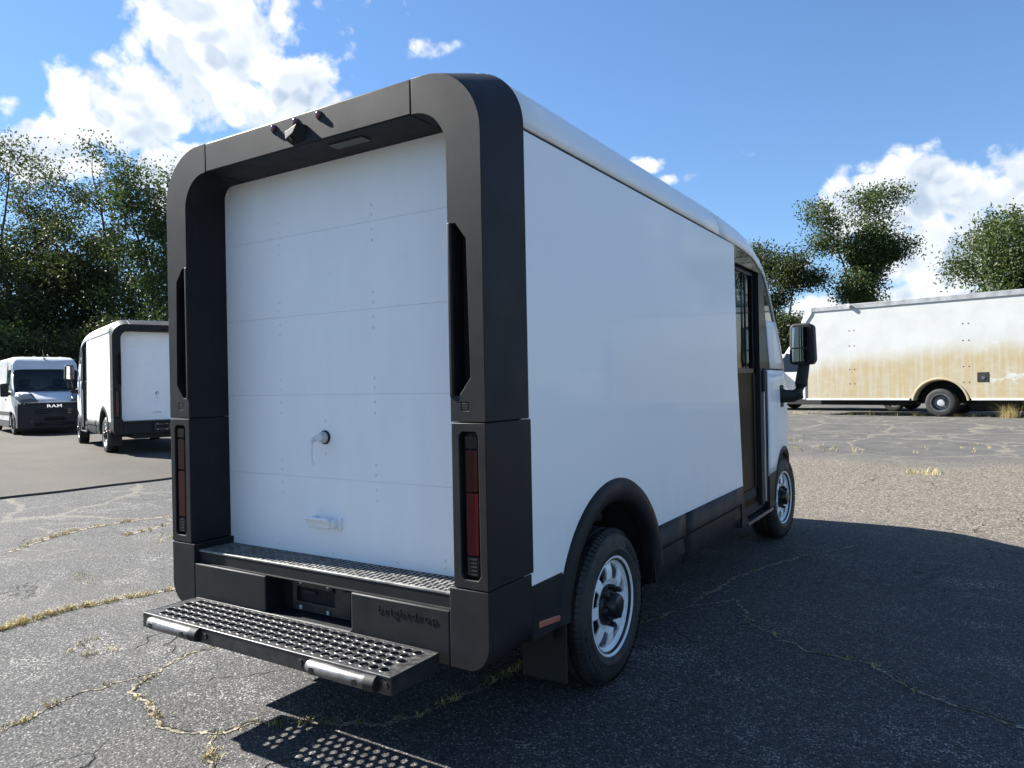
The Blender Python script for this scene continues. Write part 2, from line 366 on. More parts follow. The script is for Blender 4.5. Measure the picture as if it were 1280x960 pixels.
def overlayf(t, b):
    g = t.N('ShaderNodeNewGeometry').outputs['Position']
    big = t.noise(t.vm('MULTIPLY', g, (.5, 1, 1)), .5, 6, .62); fine = t.noise(g, 26., 4, .75)
    st = t.noise(t.vm('MULTIPLY', g, (.25, 2.2, 1)), .9, 5, .6)
    col = t.mix(t.ss(big, .3, .7), (.064, .058, .051), (.090, .081, .071)); col = t.mix(t.m('MULTIPLY', t.ss(st, .5, .7), .5), col, (.070, .065, .058))
    col = t.mix(t.ss(fine, .45, .75, 0, .35), col, (.15, .138, .12))
    edge = t.m('MULTIPLY', t.ss(t.noise(g, 1.3, 5, .7), .55, .7), .4)
    col = t.mix(edge, col, (.075, .07, .063)); t.put(b.inputs['Base Color'], col); b.inputs['Roughness'].default_value = .9; b.inputs['Specular IOR Level'].default_value = .12
    bn = t.N('ShaderNodeBump'); bn.inputs['Strength'].default_value = .7; bn.inputs['Distance'].default_value = .006
    t.put(bn.inputs['Height'], fine); t.l.new(bn.outputs[0], b.inputs['Normal'])
mat('overlay_asphalt', fn=overlayf)
mat('edge_shade', (.035, .034, .032), .9)  # lip turned away from the sun; its shade is put into the colour
def spaced(lo, hi): 
    a = []
    x = 0.
    while x < hi: a.append(x); x += .5 if x < 30 else max(.5, (x-30)*.12+1)
    a.append(hi); b = []
    x = 0.
    while x > lo: b.append(x); x -= .5 if x > -34 else max(.5, (-34-x)*.12+1)
    b.append(lo); return sorted(set(a+b))
gm = MB(); xs, ys = spaced(-900, 900), spaced(-300, 1400)
gm.grid(lambda x, y: (x, y, G(x, y)), xs, ys)
ground = gm.build('ground', 'asphalt', smooth=60); tag(ground, 'weathered cracked grey asphalt of the parking lot', kind='structure')
random.seed(5)
def ex(y): return -8.75+.045*(y-4)+.05*math.sin(y*1.7)+.03*math.sin(y*4.1+1)
oy = lin(-40, 70, 440); om = MB()
cols = [0, .06, .3, 1, 2, 3, 4.5, 6, 8, 11, 15, 20, 26, 34]
om.grid(lambda c, y: (ex(y)-c, y, G(ex(y)-c, y)+.030), cols, oy)
ov = om.build('pavement', 'overlay_asphalt', smooth=60); tag(ov, 'smoother tan asphalt overlay with a raised edge', kind='structure')
sk = MB(); sk.grid(lambda q, y: (ex(y)+q*.03+(.01*math.sin(y*23) if q else 0), y, G(ex(y), y)+.030-q*.034), [0, 1], oy)
se = sk.build('pavement_edge', 'edge_shade', smooth=60); tag(se, 'broken edge of the tan asphalt overlay, its shade put into a dark colour', kind='structure')

# ------------------------------------------------------------------ delivery van (x right, y forward, z up, origin under the rear edge)
W = .973
RW, FW, WZ, WR = 1.14, 5.02, .382, .382     # rear / front axle y, axle height, tyre radius
def make_wheel(parent, sx, y, steer=0.):
    wh = empty('wheel', (sx*.845, y, WZ), (0 if sx > 0 else math.pi)+steer); wh.parent = parent
    c = (0, 0, 0)
    ty = MB()
    ty.lathe([(-.10, .225), (-.112, .26), (-.118, .31), (-.108, .355), (-.085, .374), (-.078, .366), (-.07, .366), (-.066, .380), (-.024, .382), (-.020, .370), (-.008, .370), (-.004, .382), (.036, .382), (.04, .370), (.052, .370), (.056, .380),
              (.085, .376), (.104, .357), (.108, .348), (.117, .318), (.116, .285), (.118, .280), (.112, .26), (.103, .238), (.098, .225)], c, 72)
    for i in range(84):                                   # shoulder blocks
        for k, (x0, x1) in enumerate(((.055, .112), (-.112, -.055))):
            a = 2*math.pi*(i+.5*k)/84
            for (a0, a1) in ((a, a+.048),):
                vs = []
                for aa in (a0, a1):
                    for (xx, rr) in ((x0, .377), (x0, .3835), (x0+.029, .3825), (x1, .360 if k == 0 else .3835)):
                        vs.append((xx, rr*math.cos(aa), rr*math.sin(aa)))
                ty.add(vs, [(0, 1, 2, 3), (7, 6, 5, 4), (1, 5, 6, 2), (2, 6, 7, 3), (0, 4, 5, 1)])
    tyre = ty.build('tyre', 'tyre_rubber', wh, smooth=30, fix=False)
    lt = MB()
    for g0, word in ((R(60), 9), (R(240), 10)):           # raised sidewall lettering: plain blocks, unreadable at this size
        for i in range(word):
            a = g0-i*.105
            for q in (-.022, .018):
                vs = [(x, r*math.cos(a+q+e), r*math.sin(a+q+e)) for x in (.1145, .1195) for r in (.292, .332) for e in (0, .016)]
                lt.add(vs, [(4, 5, 7, 6), (0, 1, 5, 4), (2, 6, 7, 3), (0, 4, 6, 2), (1, 3, 7, 5)])
            vs = [(x, r*math.cos(a+e), r*math.sin(a+e)) for x in (.1145, .1195) for r in (.300+.012*(i % 3), .309+.012*(i % 3)) for e in (-.02, .03)]
            lt.add(vs, [(4, 5, 7, 6), (0, 1, 5, 4), (2, 6, 7, 3), (0, 4, 6, 2), (1, 3, 7, 5)])
    tag(lt.build('sidewall_relief', 'tyre_letters', tyre, smooth=0), kind='stuff')
    rm = MB().lathe([(.100, .232), (.108, .238), (.108, .246), (.100, .246), (.09, .236), (-.09, .225), (-.09, .215), (.02, .210), (.055, .205), (.072, .19), (.078, .165), (.080, .14), (.062, .115), (.058, .05), (.066, .05), (.068, .112), (.088, .135), (.088, .17), (.082, .195), (.070, .211), (.082, .222)], c, 64)
    rim = rm.build('rim', 'rim_white', wh, smooth=35)
    cs = []
    for i in range(8):
        a = math.pi/8+i*math.pi/4; mb = MB(); poly = []
        for (r, s) in ((.132, -.020), (.140, -.028), (.190, -.046), (.206, -.034), (.206, .034), (.190, .046), (.140, .028), (.132, .020)):
            poly.append((r*math.cos(a)-s*math.sin(a), r*math.sin(a)+s*math.cos(a)))
        cs.append(mb.prism(poly, 0, .0, .13))
    cut(rim, cs, bevel=.003)
    MB().lathe([(-.06, .0), (-.06, .212), (-.045, .212), (-.045, .0)], c, 40).build('brake_drum', 'chassis_black', wh)
    hb = MB().lathe([(.05, .0), (.05, .100), (.075, .100), (.090, .090), (.093, .068), (.125, .063), (.138, .055), (.145, .035), (.147, .0)], c, 40)
    hub = hb.build('hub_cap', 'hub_black', wh, smooth=35)
    nb = MB()
    for i in range(8):
        a = i*math.pi/4; yy, zz = .094*math.cos(a), .094*math.sin(a)
        nb.tube([(.08, yy, zz), (.112, yy, zz), (.118, yy, zz)], [.014, .014, .008], 6)
    tag(nb.build('wheel_nuts', 'hub_black', hub), kind='stuff')
    return wh
ZT = [(0, 2.808), (2.6, 2.808), (3.0, 2.806), (3.35, 2.798), (3.7, 2.782), (3.9, 2.757), (4.05, 2.722), (4.18, 2.665), (4.30, 2.58), (4.42, 2.455), (4.55, 2.30), (4.8, 2.03), (5.22, 1.60), (5.35, 1.50), (5.55, 1.40), (5.75, 1.27), (5.88, 1.08), (5.93, .85)]
WT = [(0, W), (4.1, W), (4.6, .966), (5.0, .952), (5.3, .925), (5.55, .87), (5.78, .76), (5.93, .58)]
RT = [(0, .268), (3.0, .268), (3.4, .264), (4.1, .25), (4.5, .13), (5.2, .11), (5.6, .12), (5.93, .12)]
def side_top(y): return lerp(ZT, y)-lerp(RT, y)
def sect(y, t):
    """t 0..1 the shoulder arc, 1..2 across to the centre line"""
    wv, z, r = lerp(WT, y), lerp(ZT, y), lerp(RT, y)
    if t <= 1: return (wv-r+r*math.cos(t*math.pi/2), y, z-r+r*math.sin(t*math.pi/2))
    crown = .003*math.sin((t-1)*math.pi/2); return ((wv-r)*(2-t), y, z+crown)
def full(y, t):       # t -2..2 over the whole width
    x, yy, z = sect(y, 2-abs(t)); return (x if t >= 0 else -x, yy, z)
def delivery_van():
    root = empty('delivery_van')
    P = 'dark_plastic'
    # roof
    ts = [-2+i*.125 for i in range(9)]+[-1+.2*i for i in range(1, 10)]+[1+i*.125 for i in range(9)]
    trim0 = .0                                                     # the roof skin starts above the side seam
    def roof_t(t): return t if abs(t) <= 1 else math.copysign(1+(abs(t)-1)*(1-trim0), t)
    rf = MB().grid(lambda y, t: full(y, roof_t(t)), [.303, .6, 1.2, 2., 2.6, 2.98], ts).build('roof', 'white_paint', root, smooth=50, solid=.012)
    MB().grid(lambda y, t: full(y, roof_t(t)), [2.992, 3.2, 3.4, 3.6, 3.75, 3.9, 4.0, 4.1, 4.2], ts).build('cab_roof', 'white_paint', root, smooth=50, solid=.012)
    MB().grid(lambda y, t: tuple(a*.994 for a in full(y, roof_t(t)*.99)), [2.9, 3.1], ts).build('roof_joint', 'black_rubber', root)
    for s in (1, -1):
        def S(mb): return mb if s > 0 else mb.mirror()
        # white cargo side with the arch cut out, a seam below the roof
        za = side_top(1)
        arcp = [(RW-a, b) for a, b in [(math.cos(R(q))*.60, .40+math.sin(R(q))*.60) for q in lin(152, 28, 22)]]
        arcp = [(RW+.60*math.cos(R(q)), .40+.60*math.sin(R(q))) for q in lin(152, 28, 22)]
        out = [(.26, .66)]+[(arcp[0][0], .66)]+arcp+[(arcp[-1][0], .66), (3.50, .66), (3.455, 1.1), (3.40, 1.58), (3.375, 2.3), (3.372, 2.529), (.26, 2.529)]
        pn = MB().prism(out, 0, W-.012, W)
        S(pn).build('side_panel', 'white_paint', root, smooth=30)
        S(MB().box(W-.02, W-.004, .30, 3.37, 2.520, 2.545)).build('roof_seam', 'black_rubber', root, smooth=0)
        # cab: fender, shoulder pillar, quarter window, door
        def arch(y, r=.47): return .36+math.sqrt(max(0, r*r-(y-FW)**2)) if abs(y-FW) < r else .40
        fy = sorted(set(lin(4.34, 5.90, 26)+lin(FW-.47, FW+.47, 24)))
        def fz(y, k):
            z0 = max(arch(y), .40 if y > FW else .66); z1 = min(1.585, side_top(y)); z0 = min(z0, z1-.02); return z0+(z1-z0)*k
        S(MB().grid(lambda y, k: (lerp(WT, y)+.006*math.sin(k*math.pi), y, fz(y, k)), fy, lin(0, 1, 8))).build('front_fender', 'white_paint', root, smooth=50, solid=.012)
        S(MB().grid(lambda y, t: sect(y, t), [4.2, 4.3, 4.4, 4.55, 4.7, 4.85, 5., 5.12, 5.22], lin(0, 1.12, 8))).build('windscreen_pillar', 'white_paint', root, smooth=50, solid=.016)
        S(MB().grid(lambda y, t: sect(y, t), [5.222, 5.3, 5.4, 5.5, 5.6, 5.7, 5.78, 5.84, 5.88, 5.91, 5.93], lin(0, 1, 6))).build('hood_shoulder', 'white_paint', root, smooth=50, solid=.012)
        yb = lambda z: 4.20+(2.5-z)*.30                  # rear edge of the pillar, leaning
        yf = lambda z: min(5.24, max(yb(z), 4.30+(2.47-min(z, 2.47))*1.03))   # where the windscreen pillar takes over
        S(MB().grid(lambda z, k: (lerp(WT, 4.2)-.006, 4.12+(yb(z)+.01-4.12)*k, z), lin(1.60, 2.46, 8), [0, 1])).build('quarter_trim', 'black_satin', root, smooth=40)
        S(MB().grid(lambda z, k: (lerp(WT, yb(z)+(yf(z)-yb(z))*k)-.003, yb(z)+(yf(z)-yb(z))*k, z), lin(1.60, 2.02, 6), lin(0, 1, 6))).build('pillar_panel', 'white_paint', root, smooth=40, solid=.008)
        S(MB().grid(lambda z, k: (lerp(WT, yb(z)+(yf(z)-yb(z))*k)-.008, yb(z)+(yf(z)-yb(z))*k, z), lin(2.02, 2.47, 6), lin(0, 1, 6))).build('quarter_window', 'black_gloss', root, smooth=40)
        S(MB().grid(lambda y, k: (lerp(WT, y)-.002, y, 1.582+.02*k), lin(4.34, 5.2, 10), [0, 1])).build('belt_trim', 'black_rubber', root, smooth=0)
        hd = MB().grid(lambda y, k: (W-.004, y, 2.405+(side_top(y)+.004-2.405)*k), lin(3.378, 4.25, 8), lin(0, 1, 2)); S(hd).build('door_header', 'black_gloss', root)
        dr = MB().box(.905, .93, 3.40, 4.14, .47, .53).box(.905, .93, 3.40, 4.14, 1.555, 1.60).box(.905, .93, 3.40, 4.14, 2.37, 2.42).box(.905, .93, 3.39, 3.45, .53, 2.37).box(.905, .93, 4.05, 4.14, .53, 2.37)
        door = S(dr).build('side_door', 'black_satin', root, bevel=.004)
        S(MB().box(.914, .920, 3.45, 4.05, 1.60, 2.37)).build('window', 'window_glass', door, smooth=0)
        S(MB().box(.912, .922, 3.45, 4.05, .53, 1.555)).build('lower_panel', 'dark_panel', door, smooth=0)
        S(MB().box(.925, .940, 3.79, 3.815, 1.60, 2.37)).build('window_bar', 'black_rubber', door, bevel=.003)
        S(MB().box(.93, .985, 4.19, 4.30, 1.40, 1.58)).build('door_handle', 'black_rubber', door, bevel=.012)
        S(MB().box(.90, .962, 4.14, 4.235, .44, 2.44)).build('door_pillar', 'black_rubber', root, bevel=.004)
        S(MB().box(.90, .968, 4.245, 4.262, .46, 1.58)).build('door_track', 'bolt_steel', root, bevel=.002)
        S(MB().box(.90, .964, 4.27, 4.345, .44, 1.60)).build('door_post', 'black_rubber', root, bevel=.004)
        S(MB().box(.80, .968, 3.372, 3.395, .40, 2.42)).build('door_jamb', 'black_rubber', root)
        # door step
        stp = MB().prism([(.62, 3.42), (.965, 3.62), (.972, 4.46), (.62, 4.46)], 2, .350, .372); sp = S(stp).build('door_step', P, root, bevel=.004)
        rib = MB()
        for i in range(9): rib.box(.68+i*.03, .69+i*.03, 3.66, 4.42, .372, .376)
        S(rib).build('step_ribs', P, sp, smooth=0)
        S(MB().box(.968, .978, 3.63, 4.46, .349, .374)).build('step_edge', 'steel', sp, bevel=.002)
        # front lower cladding and arch lips
        S(MB().prism([(4.345, .38), (FW-.47, .38), (FW-.46, .52), (FW-.40, .68), (4.345, .68)], 0, .90, .976)).build('front_cladding', P, root, bevel=.006)
        def lip(cy, cz, ro, ri, a0, a1, wf, mb):
            prof = [(ro, .0), (ro-.012, .016), ((ro+ri)/2, .020), (ri+.02, .012), (ri, -.004), (ri-.004, -.06)]
            def f(a, k):
                r, off = prof[int(k)]; yy = cy+r*math.cos(R(a)); zz = cz+r*math.sin(R(a)); return (wf(yy)+off, yy, zz)
            return mb.grid(f, lin(a0, a1, 36), range(len(prof)))
        S(lip(FW, .36, .515, .455, -2, 172, lambda y: lerp(WT, y), MB())).build('front_arch_lip', P, root, smooth=50)
        lp = lip(RW, .40, .622, .505, 6, 174, lambda y: W, MB()); S(lp).build('rear_arch_lip', P, root, smooth=50)
        # lower cladding: behind and ahead of the rear wheel
        low = [(.312, .685), (.575, .685), (.60, .60), (.655, .52), (.64, .452), (.312, .452)]
        S(MB().prism(low, 0, .80, W+.004)).build('rear_cladding', P, root, bevel=.008)
        def rocker(y0, y1, poly):
            return MB().prism(poly, 0, .86, W+.005)
        rk = MB()
        ysr = [1.605, 1.66, 1.9, 2.15]
        sec = lambda y: [(W+.005, .684), (W+.005, .56), (W-.012, .535), (W-.006, .45), (W-.03, .372+.015*sstep(y, 2.9, 3.4)), (.84, .365)]
        def rock(a, b, n, nm):
            ys_ = lin(a, b, n)
            mb = MB().grid(lambda y, k: (sec(y)[int(k)][0], y-(0 if y > 1.7 else 0)+(.10*(k-1) if False else 0), sec(y)[int(k)][1]), ys_, range(6))
            return S(mb).build(nm, P, root, smooth=25, solid=.01)
        rock(1.63, 2.148, 4, 'rocker_cladding'); rock(2.156, 3.44, 8, 'rocker_cladding')
        S(MB().prism([(3.44, .365), (3.66, .365), (3.56, .45), (3.52, .56), (3.50, .684), (3.44, .684)], 0, .86, W+.004)).build('rocker_end', P, root, bevel=.006)
        S(MB().prism([(1.60, .684), (1.66, .684), (1.66, .37), (1.645, .40), (1.63, .52)], 0, .86, W+.003)).build('rocker_cap', P, root, bevel=.004)
        S(MB().prism([(.36, .502), (.585, .478), (.585, .503), (.36, .528)], 0, W+.002, W+.009)).build('side_reflector', 'amber_reflector', root, bevel=.003)
        # wheel wells
        for cy, rr, cz in ((RW, .53, .39), (FW, .49, .36)):
            S(MB().grid(lambda a, x: (x, cy+rr*math.cos(R(a)), cz+rr*math.sin(R(a))), lin(-5, 185, 24), [.58, .90])).build('wheel_liner', 'liner_brown', root)
            S(MB().prism(arc(cy, cz, rr, -5, 185, 20), 0, .575, .58)).build('wheel_liner_back', 'chassis_black', root, smooth=0)
        S(MB().prism([(.71, .45), (.94, .45), (.94, .16), (.71, .16)], 1, .655, .665)).build('mud_flap', 'black_rubber', root)
        S(MB().tube([(.62, RW-.25, .80), (.86, RW+.05, .82)], .03, 8)).build('suspension_arm', 'chassis_black', root)
        for yy in (RW, FW): make_wheel(root, s, yy, R(-4) if yy == FW else 0.)
        # mirror
        arm = S(MB().tube([(.93, 4.90, 1.36), (.99, 4.92, 1.345), (1.06, 4.95, 1.345), (1.10, 4.97, 1.36), (1.125, 5.0, 1.45), (1.155, 5.02, 1.66), (1.16, 5.02, 1.72)], [.075, .065, .06, .062, .056, .05, .045], 10)).build('mirror_arm', 'black_rubber', root, smooth=40)
        S(MB().box(.945, .972, 4.84, 4.99, 1.24, 1.45)).build('mirror_mount', 'black_rubber', root, bevel=.012)
        mh = S(MB().prism([(1.035, 1.66), (1.06, 1.635), (1.235, 1.635), (1.26, 1.67), (1.25, 1.99), (1.215, 2.02), (1.07, 2.02), (1.04, 1.99)], 1, 4.95, 5.09)).build('mirror_head', 'black_rubber', root, bevel=.025, seg=3)
        S(MB().prism([(1.062, 1.795), (1.215, 1.795), (1.207, 1.985), (1.064, 1.985)], 1, 4.943, 4.951)).build('mirror_pane', 'mirror_glass', mh, smooth=0)
        S(MB().prism([(1.065, 1.665), (1.205, 1.665), (1.218, 1.68), (1.217, 1.782), (1.063, 1.782)], 1, 4.943, 4.951)).build('wide_angle_pane', 'mirror_glass', mh, smooth=0)
        # ---------------- rear surround
        ro, ri, ox, ix, ztp, zin = .263, .16, W+.006, .82, 2.705, 2.565
        outc = [(.654, ztp)]+[(ox-ro+ro*math.cos(R(q)), ztp-ro+ro*math.sin(R(q))) for q in lin(90, 0, 14)]+[(ox, 1.364)]
        inc = [(.654, zin)]+[(ix-ri+ri*math.cos(R(q)), zin-ri+ri*math.sin(R(q))) for q in lin(90, 0, 14)]+[(ix, 1.364)]
        ri2 = .035; in2 = [(.654, zin)]+[(ix-ri2+ri2*math.cos(R(q)), zin-ri2+ri2*math.sin(R(q))) for q in lin(90, 0, 14)]+[(ix, 1.364)]
        ro2, zt2 = .268, 2.814; out2 = [(.654, zt2)]+[(ox-ro2+ro2*math.cos(R(q)), zt2-ro2+ro2*math.sin(R(q))) for q in lin(90, 0, 14)]+[(ox, 1.364)]
        cp = S(MB().ring(outc, inc, 1, 0., .31, in2, out2)).build('surround_corner', P, root)
        pocket = MB().prism([(.838, 2.113), (.856, 2.113), (.905, 2.05), (.915, 1.53), (.862, 1.462), (.838, 1.462)], 1, -.05, .075)
        mark = MB().prism([(.868, 1.405), (.905, 1.405), (.905, 1.438), (.868, 1.438)], 1, -.05, .003)
        cut(cp, [S(pocket), S(mark)], bevel=.004)
        S(MB().prism([(.871, 1.408), (.902, 1.408), (.902, 1.435), (.871, 1.435)], 1, .0005, .01)).build('emblem_plate', P, cp, bevel=.002)
        S(MB().prism([(.817, 1.456), (.836, 1.456), (.836, 2.119), (.817, 2.119)], 1, -.004, .03)).build('grab_handle', P, cp, bevel=.006)
        lpx = S(MB().prism([(ix, .738), (ox, .738), (ox, 1.3605), (ix, 1.3605)], 1, 0., .325)).build('lamp_pillar', P, root)
        cut(lpx, [S(MB().prism([(.858, .79), (.872, .772), (.93, .772), (.944, .79), (.942, 1.312), (.93, 1.326), (.87, 1.326), (.856, 1.312)], 1, -.05, .035))], bevel=.0035)
        tl = S(MB().box(.868, .936, .030, .05, .785, 1.318)).build('tail_lamp', 'smoke_lens', root)
        S(MB().box(.877, .934, .008, .031, 1.262, 1.312)).build('upper_lens', 'smoke_lens', tl, bevel=.004)
        S(MB().box(.877, .934, .008, .031, 1.10, 1.259)).build('side_lens', 'dark_red_lens', tl, bevel=.004)
        S(MB().box(.877, .934, .008, .031, .862, 1.097)).build('brake_lens', 'red_lens', tl, bevel=.004)
        rv = S(MB().box(.877, .934, .008, .031, .785, .859)).build('reverse_lens', 'smoke_lens', tl, bevel=.004)
        rb = MB()
        for i in range(5): rb.box(.886, .925, .0055, .009, .791+i*.014, .797+i*.014)
        S(rb).build('lens_ribs', 'clear_lens', rv, smooth=0)
        bc = [(.797, .735), (ox, .735), (ox, .56)]+arc(ox-.11, .535, .11, 0, -75, 7)[0:]+[(.86, .43), (.797, .43)]
        S(MB().prism(bc, 1, 0., .31)).build('bumper_corner', P, root, bevel=.004)
        S(MB().box(.80, W-.02, .295, .33, .66, 2.36)).build('body_edge', 'black_rubber', root, smooth=0)
    # ---------------- rear surround, middle
    bm_ = MB().prism([(0., 2.565), (0., 2.705), (.31, 2.814), (.31, 2.565)], 0, -.651, .651).build('surround_beam', P, root, bevel=.006)
    MB().box(.13, .33, .06, .12, 2.559, 2.566).build('dome_lamp', 'clear_lens', bm_, bevel=.002)
    for x in (-.152, -.008, .138):
        mk = MB().tube([(x, .001, 2.676), (x, -.003, 2.676)], .020, 16).build('marker_lamp', 'black_rubber', bm_)
        MB().tube([(x, -.002, 2.676), (x, -.006, 2.676), (x, -.0095, 2.676), (x, -.0105, 2.676)], [.0165, .0155, .0105, .003], 16).build('lens', 'marker_red', mk, smooth=60)
    ch = MB().add([(-.054, .001, 2.638), (.065, .001, 2.650), (-.054, -.022, 2.636), (.052, -.046, 2.644), (-.049, -.024, 2.598), (.022, -.042, 2.610), (-.030, .001, 2.575), (.055, .001, 2.585)],
                  [(0, 2, 3, 1), (2, 4, 5, 3), (4, 6, 7, 5), (0, 6, 4, 2), (1, 3, 5, 7), (0, 1, 7, 6)]).build('camera_housing', P, bm_, bevel=.004)
    MB().tube([(-.005, -.02, 2.600), (-.004, -.030, 2.590)], .009, 10).build('camera_lens', 'black_gloss', ch)
    # ---------------- roll-up door
    dr = empty('roll_up_door'); dr.parent = root
    zs = [.690, 1.074, 1.470, 1.855, 2.249, 2.60]
    pans = []
    for a, b in zip(zs, zs[1:]):
        pans.append(MB().box(-.86, .86, .230, .26, a+.0002, b-.0002).build('door_panel', 'door_white', dr, bevel=.0012))
    rv = MB()
    def rivet(x, z, r=.0085): rv.tube([(x, .231, z), (x, .2275, z), (x, .2250, z)], [r, r*.9, r*.4], 8)
    for z in zs[1:5]:
        for x in (-.41, .215):
            for dz in (-.085, -.035, .030, .075): rivet(x, z+dz)
    for x, z in ((-.104, 1.345), (-.104, 1.19), (-.45, .742), (-.07, .725), (.33, .73), (.60, .733), (.65, .71), (.60, .766)): rivet(x, z)
    for x in (-.80, -.41, .215, .78):
        for z in (2.53,): rivet(x, z)
    tag(rv.build('rivets', 'door_white', dr, smooth=40), kind='stuff')
    lt = MB().tube([(-.102, .232, 1.268), (-.102, .224, 1.268)], .033, 24).build('latch', 'black_rubber', dr)
    MB().tube([(-.104, .226, 1.268), (-.104, .208, 1.268), (-.104, .196, 1.268)], [.027, .026, .018], 20).build('latch_boss', 'bolt_steel', lt)
    MB().tube([(-.104, .20, 1.268), (-.106, .165, 1.266), (-.110, .150, 1.25), (-.112, .150, 1.20), (-.110, .152, 1.155), (-.100, .155, 1.150)], [.017, .015, .010, .007, .007, .006], 10).build('latch_lever', 'door_white', lt)
    ph = MB().box(-.19, -.165, .21, .231, .842, .892).box(-.03, .0, .222, .231, .835, .895).box(-.05, -.02, .19, .231, .848, .885)
    hb = ph.build('pull_handle', 'door_white', dr, bevel=.005)
    MB().prism([(.165, .890), (.178, .872), (.186, .845), (.196, .843), (.190, .878), (.176, .898)], 0, -.19, -.035).build('pull_grip', 'door_white', hb, bevel=.004)
    MB().box(-.86, .86, .215, .262, .672, .6895).build('door_seal', 'black_rubber', dr)
    # ---------------- sill, bumper
    sl = MB().box(-.82, .82, .028, .235, .640, .700).build('sill', P, root, bevel=.003)
    tr = MB()
    for i in range(52):
        for j in range(8):
            if (i+j) % 2 == 0: x, y = -.80+i*.031, .040+j*.023; tr.box(x, x+.022, y, y+.012, .700, .7025)
            else: x, y = -.80+i*.031, .040+j*.023; tr.box(x+.006, x+.016, y-.004, y+.018, .700, .7025)
    tag(tr.build('tread_pattern', 'sill_tread', sl, smooth=0), kind='stuff')
    MB().box(-.80, .80, .026, .040, .694, .7035).build('sill_nosing', 'sill_tread', sl, bevel=.002)
    bp = MB().prism([(-.795, .43), (.795, .43), (.795, .642), (.276, .642), (.276, .49), (.262, .476), (-.266, .476), (-.266, .642), (-.795, .642)], 1, 0., .14).build('bumper', P, root, bevel=.006)
    MB().box(-.80, .80, .105, .15, .43, .66).build('bumper_back', P, bp)
    MB().box(-.795, .795, .012, .03, .6415, .6445).build('bumper_ledge', P, bp)
    text_mesh('lettering', 'brightdrop', .058, .0015, 'hub_black', bp, Matrix.Translation((.428, -.0006, .584)) @ Matrix.Rotation(R(90), 4, 'X') @ Matrix.Diagonal((1.0, .74, 1, 1)), 1.22, .0)
    pl = MB().box(-.185, .185, .088, .104, .482, .634).build('plate_bracket', 'black_metal', root)
    cut(pl, [MB().box(-.158, .09, .05, .2, .524, .592)], bevel=.002)
    MB().box(-.18, .18, .118, .124, .49, .63).build('plate_back', 'chassis_black', pl)
    MB().box(-.12, -.04, .095, .115, .562, .578).build('plate_latch', 'black_rubber', pl)
    for x, z in ((-.125, .616), (.050, .616), (-.127, .499), (.049, .497)):
        MB().box(x-.0075, x+.0075, .081, .090, z-.009, z+.009).build('bolt', 'bolt_steel', pl, bevel=.002)
    MB().tube([(.16, .092, .616), (.16, .078, .616)], .015, 12).build('plate_lamp', 'chassis_black', pl)
    MB().tube([(.08, .092, .600), (.08, .082, .596)], .012, 10).build('plate_knob', 'black_rubber', pl)
    # ---------------- perforated step
    st = empty('rear_step'); st.parent = root
    X0, X1, Y0, Y1, ZS = -.752, .756, -.290, -.022, .483
    px, py, hr, nx, ny, n = .0500, .0470, .0185, 28, 5, 16
    ox0 = (X0+X1)/2-nx*px/2; oy0 = Y0+.018
    pm = MB()
    for j in range(ny):
        off = (px/2 if j % 2 == 0 else 0.)-px*.25
        for i in range(nx):
            cx, cy = ox0+(i+.5)*px+off, oy0+(j+.5)*py; k = len(pm.v)
            for q in range(n):
                a = 2*math.pi*(q+.5)/n; c_, s_ = math.cos(a), math.sin(a); m_ = max(abs(c_), abs(s_))
                pm.v.append((cx+c_/m_*px/2, cy+s_/m_*py/2, ZS))
            for (rr, zz) in ((hr+.0035, ZS+.0002), (hr+.0015, ZS+.0020), (hr, ZS+.0012), (hr-.0006, ZS-.008)):
                pm.v += [(cx+rr*math.cos(2*math.pi*(q+.5)/n), cy+rr*math.sin(2*math.pi*(q+.5)/n), zz) for q in range(n)]
            for q in range(n):
                p = (q+1) % n
                for lv in range(4): pm.f.append((k+lv*n+q, k+lv*n+p, k+(lv+1)*n+p, k+(lv+1)*n+q))
            # square corners
            for (sx_, sy_) in ((1, 1), (-1, 1), (-1, -1), (1, -1)):
                best = sorted(range(n), key=lambda q: (pm.v[k+q][0]-(cx+sx_*px/2))**2+(pm.v[k+q][1]-(cy+sy_*py/2))**2)[:2]
                pm.v.append((cx+sx_*px/2, cy+sy_*py/2, ZS)); pm.f.append((k+best[0], k+best[1], len(pm.v)-1))
        yy0, yy1 = oy0+j*py, oy0+(j+1)*py
        xa, xb = ox0+off, ox0+nx*px+off
        pm.add([(X0, yy0, ZS), (xa, yy0, ZS), (xa, yy1, ZS), (X0, yy1, ZS)], [(0, 1, 2, 3)]).add([(xb, yy0, ZS), (X1, yy0, ZS), (X1, yy1, ZS), (xb, yy1, ZS)], [(0, 1, 2, 3)])
    pm.add([(X0, Y0, ZS), (X1, Y0, ZS), (X1, oy0, ZS), (X0, oy0, ZS)], [(0, 1, 2, 3)]).add([(X0, oy0+ny*py, ZS), (X1, oy0+ny*py, ZS), (X1, Y1, ZS), (X0, Y1, ZS)], [(0, 1, 2, 3)])
    pm.build('step_plate', 'step_metal', st, smooth=30)
    fr = MB().box(X0, X1, Y0-.004, Y0, .418, ZS+.001).box(X0-.004, X0, Y0-.004, Y1, .418, ZS+.001).box(X1, X1+.004, Y0-.004, Y1, .418, ZS+.001).box(X0, X1, Y1, Y1+.004, .425, ZS+.001)
    fr.build('step_frame', 'black_metal', st, bevel=.0015)
    MB().box(X0-.002, X1+.002, Y0-.006, Y0+.002, ZS-.003, ZS+.0025).build('step_nosing', 'steel', st, bevel=.002)
